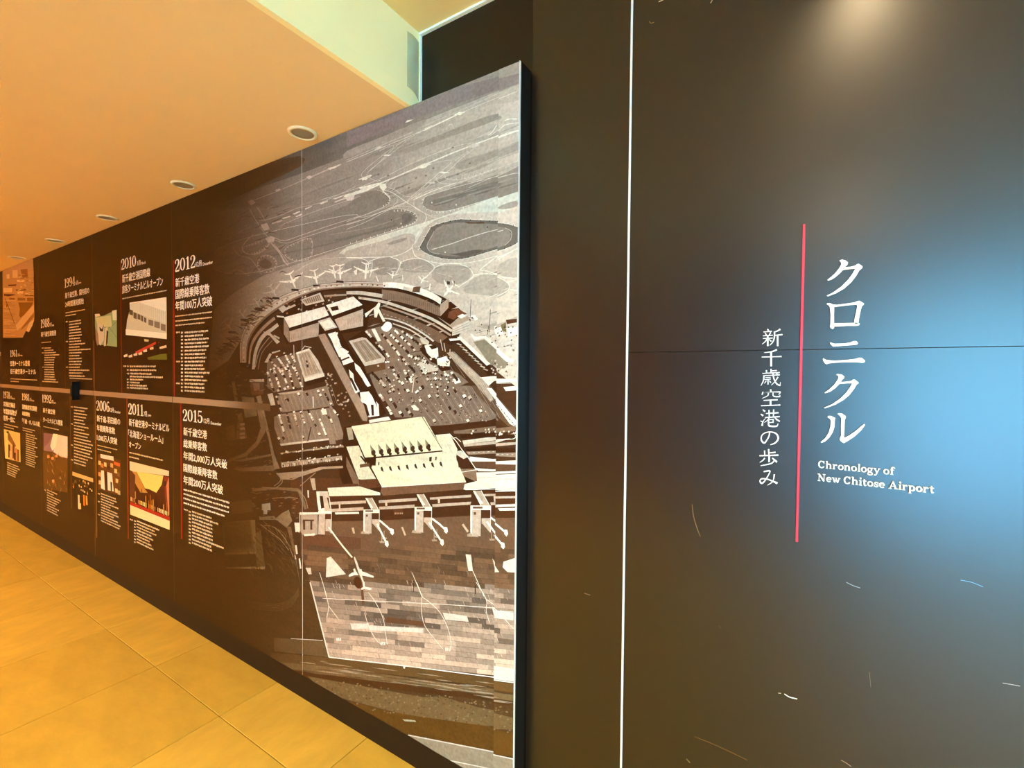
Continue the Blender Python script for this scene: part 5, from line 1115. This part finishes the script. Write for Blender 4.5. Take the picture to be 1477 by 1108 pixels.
p.poly('h4', '95,720 380,800 378,1180 100,1120', (80, 44, 18), 3)
p = ENT[-1][1]
p.poly('g3', '602,492 740,540 741,746 606,706', (96, 56, 22), 3); p.poly('g3', '618,490 698,506 700,532 620,514', (238, 214, 196), 5); p.poly('g3', '700,535 738,548 738,568 702,556', (206, 96, 44), 5)
for x, y, c in ((606, 530, (210, 180, 120)), (620, 545, (190, 120, 60)), (640, 540, (226, 200, 150)), (660, 560, (60, 24, 10)), (680, 545, (214, 170, 110)), (704, 580, (206, 190, 130)), (720, 600, (120, 90, 50)), (712, 640, (196, 180, 120)), (726, 660, (90, 60, 30)), (708, 700, (210, 196, 150)), (724, 712, (190, 170, 120)), (606, 600, (206, 150, 90)), (608, 650, (214, 170, 120))):
    p.poly('g3', [(x, y), (x + 16, y + 5), (x + 16, y + 30), (x, y + 25)], c, 5)
p.poly('g3', '622,590 640,592 646,712 622,700', (240, 222, 206), 6); p.poly('g3', '660,600 690,610 700,720 664,712', (240, 220, 204), 6); p.poly('g3', '644,596 658,600 660,716 650,712', (44, 14, 12), 7); p.poly('g3', '680,660 690,664 690,722 682,718', (50, 18, 12), 7)
p = photo(121)   # night street
p.poly('g3', '444,594 575,640 578,882 446,828', (46, 18, 4), 3); p.poly('g3', '446,598 573,640 574,664 446,622', (214, 176, 116), 5)
for k in range(34):
    x = random.uniform(446, 566); y = 625 + (x - 446) * 0.36 + random.uniform(0, 70); c = random.choice(((236, 206, 130), (220, 150, 50), (246, 236, 200), (120, 90, 40), (60, 30, 10)))
    p.poly('g3', [(x, y), (x + 6, y + 2), (x + 6, y + random.uniform(8, 22)), (x, y + 8)], c, 6)
for x, y, h, c in ((480, 740, 90, (236, 220, 180)), (512, 740, 70, (214, 120, 30)), (455, 690, 130, (24, 8, 2)), (496, 720, 120, (28, 10, 4)), (540, 700, 150, (34, 12, 4)), (528, 745, 60, (226, 160, 60)), (488, 790, 40, (230, 200, 150)), (560, 720, 150, (40, 16, 8))): p.poly('g3', [(x, y), (x + 10, y + 3), (x + 12, y + h), (x + 2, y + h - 4)], c, 7)
p = photo(80)    # 1992: aerial colour photo under a pale sky
p.poly('g3', '268,360 416,382 416,520 370,505 270,470', (150, 116, 124), 3); p.poly('g3', '268,468 330,478 416,512 416,728 268,700', (96, 62, 22), 3)
p.poly('g3', '345,368 416,384 416,516 372,505 330,478 330,420', (234, 214, 200), 4); p.poly('g3', '328,365 355,368 346,440 322,470 310,440', (244, 232, 214), 5); p.poly('g3', '268,362 325,366 300,420 272,450', (130, 92, 106), 5)
for k in range(60):
    x = random.uniform(270, 408); y = random.uniform(480, 700); p.line('g3', [(x, y, 0.1), (x + random.uniform(-6, 12), y + random.uniform(6, 22), 0.8), (x + random.uniform(-4, 22), y + random.uniform(20, 40), 0.1)], None, random.choice(((160, 110, 50), (70, 40, 8), (196, 150, 96), (120, 84, 30), (80, 80, 30))), 5)
for x, y in ((290, 500), (316, 510), (340, 495), (320, 650)): p.poly('g3', [(x, y), (x + 14, y - 4), (x + 16, y + 14), (x + 2, y + 16)], (206, 150, 110), 6)
p = photo(17)    # lower far left: people beside a propeller aircraft
p.poly('g3', '24,336 124,362 127,540 32,516', (222, 190, 120), 3); p.poly('g3', '34,352 56,356 100,440 90,450 40,390', (140, 96, 50), 5); p.poly('g3', '40,350 54,350 56,362 42,362', (70, 60, 30), 6)
for x, y, h, c in ((52, 430, 84, (96, 54, 24)), (68, 440, 90, (210, 160, 110)), (78, 420, 100, (110, 60, 30)), (92, 450, 84, (190, 130, 80)), (106, 460, 76, (120, 76, 44)), (60, 470, 50, (220, 180, 140)), (86, 480, 50, (80, 40, 20))): p.poly('g3', [(x, y), (x + 12, y + 4), (x + 12, y + h), (x, y + h - 4)], c, 6)
p.poly('g3', '28,340 48,345 52,520 34,515', (236, 210, 136), 5)
# large sepia print at the far left
old = Ink()
def ot(px, py): return (206, 168, 112)
old.poly('h1', '38,210 130,160 480,8 495,500 500,910 420,1000 330,1180 46,1180', (196, 154, 96), 3)
for s, c in (('40,210 480,30 490,200 260,200 100,280', (196, 156, 112)), ('180,200 255,195 260,310 185,310', (226, 196, 146)), ('95,260 140,255 140,320 100,325', (232, 206, 156)), ('300,190 400,180 405,300 330,310', (150, 96, 30)), ('410,220 490,200 492,300 420,300', (206, 160, 106)), ('120,410 240,405 235,425 125,432', (90, 34, 12)), ('60,545 200,550 235,560 120,580 60,570', (84, 26, 12)),
             ('50,460 180,455 175,520 55,525', (232, 206, 150)), ('245,340 360,345 350,370 250,372', (234, 210, 156)), ('230,480 380,480 385,495 240,498', (110, 60, 24)), ('250,510 340,505 335,540 255,545', (232, 204, 146)), ('360,565 495,565 495,578 365,575', (90, 40, 12)), ('130,600 220,605 215,630 140,625', (140, 96, 40)), ('260,600 370,605 370,640 255,640', (150, 104, 46)), ('395,600 490,600 490,655 395,650', (146, 96, 30)),
             ('270,670 490,665 460,720 350,850 300,890 280,860 290,760', (138, 90, 24)), ('495,700 495,800 340,1000 250,1080 230,1000 330,880', (222, 188, 130)), ('495,820 495,880 380,1010 300,1080 340,1000', (160, 110, 50)), ('430,960 500,915 470,1010 420,1100 380,1080', (226, 196, 140))):
    old.poly('h1', s, c, 4)
old.line('h1', '70,600 120,720 215,980', 0.9, (120, 70, 24), 6); old.line('h1', '105,690 100,740', 1.4, (110, 64, 20), 6)
for k in range(26): old.line('h1', [(60, 640 + k * 20), (60 + random.uniform(80, 190), 645 + k * 20 + random.uniform(-6, 8))], 0.6, random.choice(((226, 190, 130), (170, 126, 66))), 5)
for k in range(40): 
    x, y = random.uniform(260, 480), random.uniform(250, 560); old.poly('h1', [(x, y), (x + 26, y - 4), (x + 28, y + 8), (x, y + 10)], random.choice(((226, 196, 140), (150, 104, 50), (196, 154, 96))), 5)
# ================================================================== BOARDS OF THE DISPLAY WALL
BX = [X1, -1.815, -3.010, -4.210, -5.410, -6.610, -7.810, -9.010, -10.210, -11.410, -12.610]
BLAB = ['display board at the free right end, printed with runways, terminal and boarding gates',
        'display board with the 2012 and 2015 entries and the faded left of the aerial print',
        'display board with the 2010, 2011 and 2006 entries and their photos',
        'display board with the 1994 entry, night street photo and black belt box',
        'display board with the sepia old photo, the 1961 and 1981 entries',
        'plain dark display board at the far left of the timeline',
        'blank dark display board further along, first past the timeline', 'blank dark display board further along, second past the timeline',
        'blank dark display board further along, third past the timeline', 'blank dark display board at the far end of the wall']
def barpx(x0, x1):
    k = Ink(); n_ = max(1, int((x1 - x0) / 0.1))
    for i in range(n_):
        a, b = x0 + (x1 - x0) * i / n_, x0 + (x1 - x0) * (i + 1) / n_
        def cc(x):
            f = 1 - 0.85 * sst(-2.55, -2.12, x); c = (158, 132, 104)
            return lin(tuple(FADE_C[j] + (c[j] - FADE_C[j]) * f + (34, 32, 28)[j] * (1 - f) for j in range(3)))
        k.t.append((((a, 1.2405), (b, 1.2405), (b, 1.2725)), (cc(a), cc(b), cc(b)), 1.62e-3)); k.t.append((((a, 1.2405), (b, 1.2725), (a, 1.2725)), (cc(a), cc(b), cc(a)), 1.62e-3))
    return k
for i in range(len(BX) - 1):
    xr, xl_ = BX[i], BX[i + 1]
    b = empty('display_board', ((xl_ + xr) / 2, 0.03, ZB), BLAB[i], 'display board', 'display boards of the timeline wall')
    box('backing_board', xl_ + (0.0016 if i == 0 else 0.0028), xr - (0.0 if i == 0 else 0.0016 if i == 1 else 0.0028), 0.0, T - 0.001, ZB, H - 0.002, M['board'] if i else M['board'], b, 0.0006)
    js = box('joint_strip', xl_ - (0.0015 if i == 0 else 0.0026), xl_ + (0.0015 if i == 0 else 0.0026), -0.0001, 0.02, ZB + 0.002, H - 0.004, M['edge_white'] if i == 0 else M['joint'], b)
    if i == 0:
        box('end_face', X1, X1 + 0.0022, 0.002, T - 0.0006, ZB, H - 0.002, M['board_edge'], b)
        box('white_edge', X1 - 0.0016, X1 + 0.0006, -0.0046, 0.0018, ZB + 0.001, H - 0.0025, M['edge_white'], b)
        mu.build('mural_print', M['mural'], b, xl_ + 0.0015, X1 - 0.0016, ZB + 0.001, H - 0.003)
        box('lapped_strip', -0.8155, X1 - 0.0016, -0.0026, -0.0012, ZB + 0.001, H - 0.0035, M['edge_white'], b)
        lap = mu.build('lapped_print', M['mural_lap'], b, -0.8155, X1 - 0.0016, ZB + 0.001, H - 0.004, y=-0.0026, dz=-0.0075)
    elif i == 1:
        mu.build('mural_print', M['mural'], b, xl_ + 0.0015, xr - 0.0015, ZB + 0.001, H - 0.003)
    if 1 <= i <= 5:
        barpx(xl_ + 0.0030, xr - 0.0030 if i > 1 else -2.05).build('timeline_bar', M['ink'], b)
    if i == 4: old.build('photo_print', M['ink'], b, xl_ + 0.002, xr - 0.002, ZB, H - 0.004, label='large sepia aerial photo at the top of the board')
    for (nm, ink, px) in ENT:
        if not ink.t: continue
        cx = ink.t[0][0][0][0]
        if xl_ <= cx < xr:
            q = ink.build(nm, M['ink'], b, xl_ + 0.0012, -1.8166 if i == 1 else xr - 0.003)
            if q is not None and nm == 'caption_text': q['kind'] = 'stuff'

# black belt box fixed over the timeline bar
def rounded_prism(name, prof, y0, y1, m, parent):
    bm = bmesh.new()
    A = [bm.verts.new((x, y0, z)) for x, z in prof]; B = [bm.verts.new((x, y1, z)) for x, z in prof]; n_ = len(prof)
    bm.faces.new(A); bm.faces.new(B[::-1])
    for i in range(n_): bm.faces.new((A[i], B[i], B[(i + 1) % n_], A[(i + 1) % n_]))
    bmesh.ops.recalc_face_normals(bm, faces=bm.faces)
    me = bpy.data.meshes.new(name); bm.to_mesh(me); bm.free(); o = link(name, me, m, parent); return o
bb = empty('belt_box', (-4.497, -0.0004, 1.265), 'small black rounded box fixed over the pale timeline bar, left of 2006', 'wall box')
def rr(w_, h, r, n_=5):
    out = []
    for cx, cz, a in ((w_ - r, h - r, 0), (-w_ + r, h - r, 90), (-w_ + r, -h + r, 180), (w_ - r, -h + r, 270)):
        for k in range(n_ + 1):
            t = math.radians(a + 90 * k / n_); out.append((cx + r * math.cos(t), cz + r * math.sin(t)))
    return out
rounded_prism('body', rr(0.020, 0.068, 0.008), 0.0, -0.042, M['latch'], bb)
rounded_prism('belt_slot', rr(0.012, 0.042, 0.004), -0.042, -0.045, M['base'], bb)
rounded_prism('mounting_plate', rr(0.024, 0.072, 0.006), 0.0004, -0.003, M['board_edge'], bb)

# clear film strip curling off the bulkhead
bm = bmesh.new(); g = []
for j in range(15):
    z = ZC - 0.035 - j * 0.0148; row_ = []
    for k in range(6):
        t = k / 5; y = T - 0.012 - t * 0.062
        row_.append(bm.verts.new((XBK + 0.0015 + 0.010 * math.sin(t * 3.0) * (0.5 + 0.5 * math.sin(j * 0.5)) + 0.004 * t, y, z + 0.02 * t * (j / 14.0))))
    g.append(row_)
for a, c in zip(g, g[1:]):
    for k in range(5): f = bm.faces.new((a[k], a[k + 1], c[k + 1], c[k])); f.smooth = True
me = bpy.data.meshes.new('film_strip'); bm.to_mesh(me); bm.free()
o = link('film_strip', me, M['film']); tag(o, 'clear plastic film strip hanging on the pale bulkhead by its corner', 'film')
sm_ = o.modifiers.new('s', 'SOLIDIFY'); sm_.thickness = 0.0008

# ================================================================== TITLE LETTERING ON THE RIGHT WALL
YF = T - 0.0065; YBK = T - 0.0006
def letter(name, parent, outlines, m=None):
    """outlines: polygons in wall metres (x, z); every one an extruded prism, joined into one letter"""
    bm = bmesh.new(); pl = wloc(parent)
    for P in outlines:
        ar = sum(P[i][0] * P[(i + 1) % len(P)][1] - P[(i + 1) % len(P)][0] * P[i][1] for i in range(len(P)))
        if ar < 0: P = P[::-1]
        A = [bm.verts.new((p[0] - pl[0], YF - pl[1], p[1] - pl[2])) for p in P]; B = [bm.verts.new((p[0] - pl[0], YBK - pl[1], p[1] - pl[2])) for p in P]
        for t in tessellate_polygon([[Vector((p[0], p[1], 0)) for p in P]]):
            v = [P[i] for i in t]; a2 = (v[1][0] - v[0][0]) * (v[2][1] - v[0][1]) - (v[2][0] - v[0][0]) * (v[1][1] - v[0][1])
            tt = t if a2 > 0 else t[::-1]
            try: bm.faces.new([A[i] for i in tt])
            except ValueError: pass
        n_ = len(P)
        for i in range(n_):
            try: bm.faces.new((A[(i + 1) % n_], A[i], B[i], B[(i + 1) % n_]))
            except ValueError: pass
    me = bpy.data.meshes.new(name); bm.to_mesh(me); bm.free(); return link(name, me, m or M['letter'], parent)
def wpoly(fr, s): return [onwall(p[0], p[1], YF) for p in pts(fr, s)]
def wstroke(fr, s, wk=1.0):
    P = pts(fr, s); k = FR[fr][2]; P = [(p[0], p[1], p[2] / k * wk) for p in P]
    if len(P) > 2: P = smooth(P, 4)
    L, R = ribbon(P); return [onwall(q[0], q[1], YF) for q in L + R[::-1]]
KAT = [
 ('T1', ['352,108 378,100 412,108 438,128 432,150 412,168 392,198 360,232 310,275 270,300 238,310 232,302 270,272 310,235 345,192 370,148 370,128 356,116',
         '385,186 395,178 460,172 505,162 530,145 545,142 582,168 582,180 568,192 552,205 520,262 470,325 400,388 320,435 240,466 226,460 290,428 370,370 440,300 480,245 512,188 450,194 388,204']),
 ('T1', ['225,545 228,535 255,535 290,550 300,570 297,650 298,740 300,780 285,795 265,785 258,770 262,740 264,650 257,575 245,556',
         '285,550 330,552 420,540 500,528 535,513 552,512 598,540 594,552 580,560 565,600 547,690 543,730 525,745 500,740 502,700 520,620 530,562 520,550 450,555 370,565 310,572 290,570',
         '290,736 400,735 500,732 535,728 555,740 550,755 525,762 430,762 350,768 295,768']),
 ('T2', ['257,30 262,28 300,40 400,38 460,28 495,14 520,14 538,35 530,48 480,54 400,60 310,68 288,68 265,48',
         '186,190 190,185 220,202 300,210 420,203 510,192 550,180 575,182 608,210 604,226 585,232 520,226 400,226 290,232 245,238 222,246 205,235 188,208']),
 ('T2', ['318,348 335,343 375,348 402,370 398,385 380,400 355,440 310,485 260,520 210,536 202,530 250,498 300,450 335,400 345,372 335,358',
         '350,434 362,425 430,418 470,412 490,398 505,398 545,430 540,440 525,446 500,490 450,555 390,605 310,650 205,688 196,682 280,645 360,590 420,530 462,470 480,437 440,436 390,440 352,442']),
 ('T2', ['232,775 245,762 270,765 312,785 306,800 302,870 285,925 250,980 205,1020 170,1032 165,1025 210,985 245,930 262,870 266,810 255,790',
         '332,742 350,735 380,740 415,765 415,780 405,800 402,880 398,985 450,960 520,910 570,865 602,842 608,852 570,905 500,970 430,1015 395,1035 375,1022 355,1005 357,985 368,960 368,860 372,790 360,765']),
]
o_ = onwall(1215, 510, YF)
t1 = empty('title_lettering', (o_[0], T, o_[1]), 'large raised white katakana title right of the red rule', 'lettering')
for fr, ol in KAT: letter('letter', t1, [wpoly(fr, s) for s in ol])
KAN = [
 ('K1', [[(195, 86, 16), (208, 108, 18)], [(143, 122, 9), (250, 113, 10)], [(163, 133, 10), (180, 160, 14)], [(236, 128, 14), (215, 162, 8)], [(135, 172, 9), (262, 164, 10)], [(135, 206, 9), (262, 200, 10)], [(197, 168, 19), (197, 302, 19)], [(190, 208, 13), (165, 245, 10), (126, 278, 5)], [(212, 214, 8), (242, 242, 17)],
         [(358, 86, 20), (325, 108, 13), (275, 124, 8)], [(283, 120, 17), (283, 190, 16), (262, 250, 11), (222, 294, 5)], [(285, 166, 9), (385, 156, 15)], [(325, 165, 22), (325, 303, 20)]]),
 ('K1', [[(314, 350, 20), (250, 374, 13), (153, 388, 6)], [(120, 444, 11), (338, 438, 11), (373, 434, 24)], [(241, 372, 24), (241, 562, 22)]]),
 ('K1', [[(240, 595, 14), (240, 648, 12)], [(240, 622, 8), (312, 616, 13)], [(180, 612, 14), (182, 650, 12)], [(130, 654, 9), (350, 642, 14)], [(140, 684, 9), (352, 672, 12)], [(148, 682, 14), (142, 745, 13), (110, 810, 5)], [(168, 708, 7), (232, 704, 9)], [(160, 732, 8), (236, 726, 9)], [(200, 730, 13), (200, 795, 12)], [(178, 748, 9), (155, 782, 6)], [(218, 745, 8), (236, 772, 12)],
         [(264, 650, 16), (276, 720, 15), (310, 785, 17), (356, 810, 14)], [(354, 812, 12), (360, 765, 5)], [(328, 700, 15), (290, 758, 10), (243, 804, 5)], [(302, 652, 8), (330, 664, 11)]]),
 ('K1', [[(233, 858, 16), (240, 888, 18)], [(136, 888, 8), (126, 925, 17)], [(138, 900, 10), (335, 890, 12), (356, 900, 14), (336, 926, 6)], [(206, 905, 14), (195, 940, 11), (125, 974, 5)], [(266, 902, 11), (268, 940, 12), (300, 952, 13), (350, 950, 15)], [(352, 956, 10), (354, 930, 5)], [(145, 1000, 10), (322, 992, 15)], [(233, 996, 21), (233, 1062, 21)], [(112, 1068, 11), (325, 1060, 11), (356, 1058, 20)]]),
 ('K2', [[(128, 94, 8), (156, 117, 18)], [(104, 149, 8), (134, 170, 18)], [(120, 292, 22), (132, 240, 11), (162, 200, 5)], [(100, 233, 6), (126, 244, 10)], [(168, 142, 9), (322, 132, 15)], [(158, 192, 9), (336, 180, 14)], [(205, 100, 14), (209, 190, 12)], [(263, 93, 16), (259, 188, 12)], [(208, 192, 12), (185, 226, 10), (148, 252, 5)], [(276, 190, 9), (300, 216, 16), (338, 240, 12)], [(196, 218, 9), (264, 214, 10)], [(258, 214, 13), (256, 254, 12)], [(200, 254, 8), (258, 250, 9)], [(200, 222, 14), (200, 278, 16), (218, 297, 17), (298, 298, 16), (316, 266, 6)]]),
 ('K2', [[(213, 372, 12), (205, 420, 14), (178, 470, 15), (150, 504, 16), (120, 486, 15), (108, 446, 13), (125, 402, 12), (170, 376, 10), (230, 370, 10), (285, 385, 13), (313, 420, 18), (316, 460, 20), (280, 505, 15), (222, 527, 5)]]),
 ('K2', [[(200, 582, 16), (205, 655, 14)], [(205, 628, 9), (285, 620, 14)], [(150, 600, 14), (153, 658, 11)], [(88, 662, 10), (320, 655, 15)], [(208, 664, 21), (206, 738, 18)], [(152, 692, 16), (128, 720, 11), (92, 744, 5)], [(244, 690, 9), (270, 712, 16), (302, 740, 20)], [(268, 722, 13), (230, 758, 13), (102, 785, 5)]]),
 ('K2', [[(140, 858, 13), (215, 850, 13), (198, 900, 13), (150, 975, 14), (116, 1001, 16), (94, 975, 13), (112, 946, 11), (180, 950, 10), (250, 975, 13), (308, 1002, 22)], [(270, 893, 17), (262, 950, 13), (240, 990, 10), (188, 1024, 5)]]),
]
o_ = onwall(1112, 590, YF)
t2 = empty('subtitle_lettering', (o_[0], T, o_[1]), 'small raised white vertical Japanese subtitle left of the red rule', 'lettering')
for fr, ol in KAN:
    out_ = []
    for s in ol:
        W_ = wstroke(fr, s, 0.96)
        if len(s) > 5:      # long curved strokes go piece by piece so that they may cross themselves
            n_ = len(W_) // 2; L_, R_ = W_[:n_], W_[n_:][::-1]; out_ += [list(q) for q in quads(L_, R_)]
        else: out_.append(W_)
    letter('letter', t2, out_)
o_ = onwall(1265, 690, YF)
t3 = empty('english_lettering', (o_[0], T, o_[1]), 'two short lines of raised white serif English lettering below the title', 'lettering')
def english(text, xl_, xr_, yl, yr, cap_top, cap_bot):
    A, B = onwall(*pts('E', [(xl_, yl)])[0], YF), onwall(*pts('E', [(xr_, yr)])[0], YF)
    z0 = (A[1] + B[1]) / 2; ch = onwall(*pts('E', [(xl_ + 30, cap_top)])[0], YF)[1] - onwall(*pts('E', [(xl_ + 30, cap_bot)])[0], YF)[1]
    adv = sum(0.55 if c == ' ' else GL[c][0] for c in text); sx = (B[0] - A[0]) / adv; sz = ch / 1.52; x = A[0]
    for c in text:
        if c == ' ': x += 0.55 * sx; continue
        a, st_ = GL[c]; ol = []
        for s in st_:
            P = [(q[0] * sx, q[1] * sz, q[2] * 1.02 * (sx + sz) / 2) for q in (smooth(s, 3) if 2 < len(s) < 13 else s)]
            L, R = ribbon(P)
            if len(s) > 13 and math.dist(s[0][:2], s[-1][:2]) < 0.01:   # a closed ring: quads
                for q in quads(L, R): ol.append([(x + p[0], z0 + p[1]) for p in q])
            else: ol.append([(x + p[0], z0 + p[1]) for p in L + R[::-1]])
        letter('letter', t3, ol); x += a * sx
english('Chronology of', 76, 938, 158, 234, 84, 164)
english('New Chitose Airport', 66, 1386, 304, 440, 232, 312)
# red rule
a = onwall(1160.5, 323, YF); b = onwall(1148.5, 782, YF); xm = (a[0] + b[0]) / 2
rr_ = box('red_rule', xm - 0.0028, xm + 0.0028, YF + 0.0005, T - 0.0004, b[1], a[1], M['red'], None, 0.0008)
tag(rr_, 'thin raised red vertical rule between the title and the subtitle', 'rule')
# scratches in the laminate
scr = Ink()
_ow = onwall
for fr, s, w_, c in (('R', '293,68 298,110 310,150 322,182', 0.8, (150, 120, 84)), ('R', '843,346 868,358 892,366', 1.0, (150, 156, 160)), ('R', '600,741 610,742', 0.9, (210, 205, 190)), ('R', '622,744 640,755 668,762', 1.3, (235, 232, 220)), ('R', '300,896 380,928 490,980', 0.8, (120, 92, 50)), ('R', '1400,705 1430,710 1462,716', 1.1, (170, 164, 156)), ('R', '824,980 842,990 860,1003', 0.9, (170, 140, 110)),
                     ('R', '272,975 286,990', 0.8, (150, 120, 70)), ('R', '388,500 398,512', 0.7, (110, 84, 50)), ('R', '1250,338 1290,346 1330,362', 0.7, (120, 160, 180)), ('S', '184,74 188,81 200,78', 0.8, (180, 160, 110)), ('S', '216,7 226,3 240,-4', 1.2, (226, 216, 190)), ('S', '395,12 403,-2', 1.2, (220, 210, 180)), ('R', '-92,385 -70,392', 0.9, (150, 130, 100)), ('R', '925,665 930,720', 0.6, (130, 120, 110))):
    P = smooth(pts(fr, s), 4); L, R = ribbon(P, w_)
    for q in quads(L, R):
        W_ = [onwall(p[0], p[1], T) for p in q]
        scr.t.append(((W_[0], W_[1], W_[2]), (lin(c),) * 3, 6e-5)); scr.t.append(((W_[0], W_[2], W_[3]), (lin(c),) * 3, 6e-5))
scr.build('scratch_marks', M['ink'], wall_r, y=T - 0.0008)
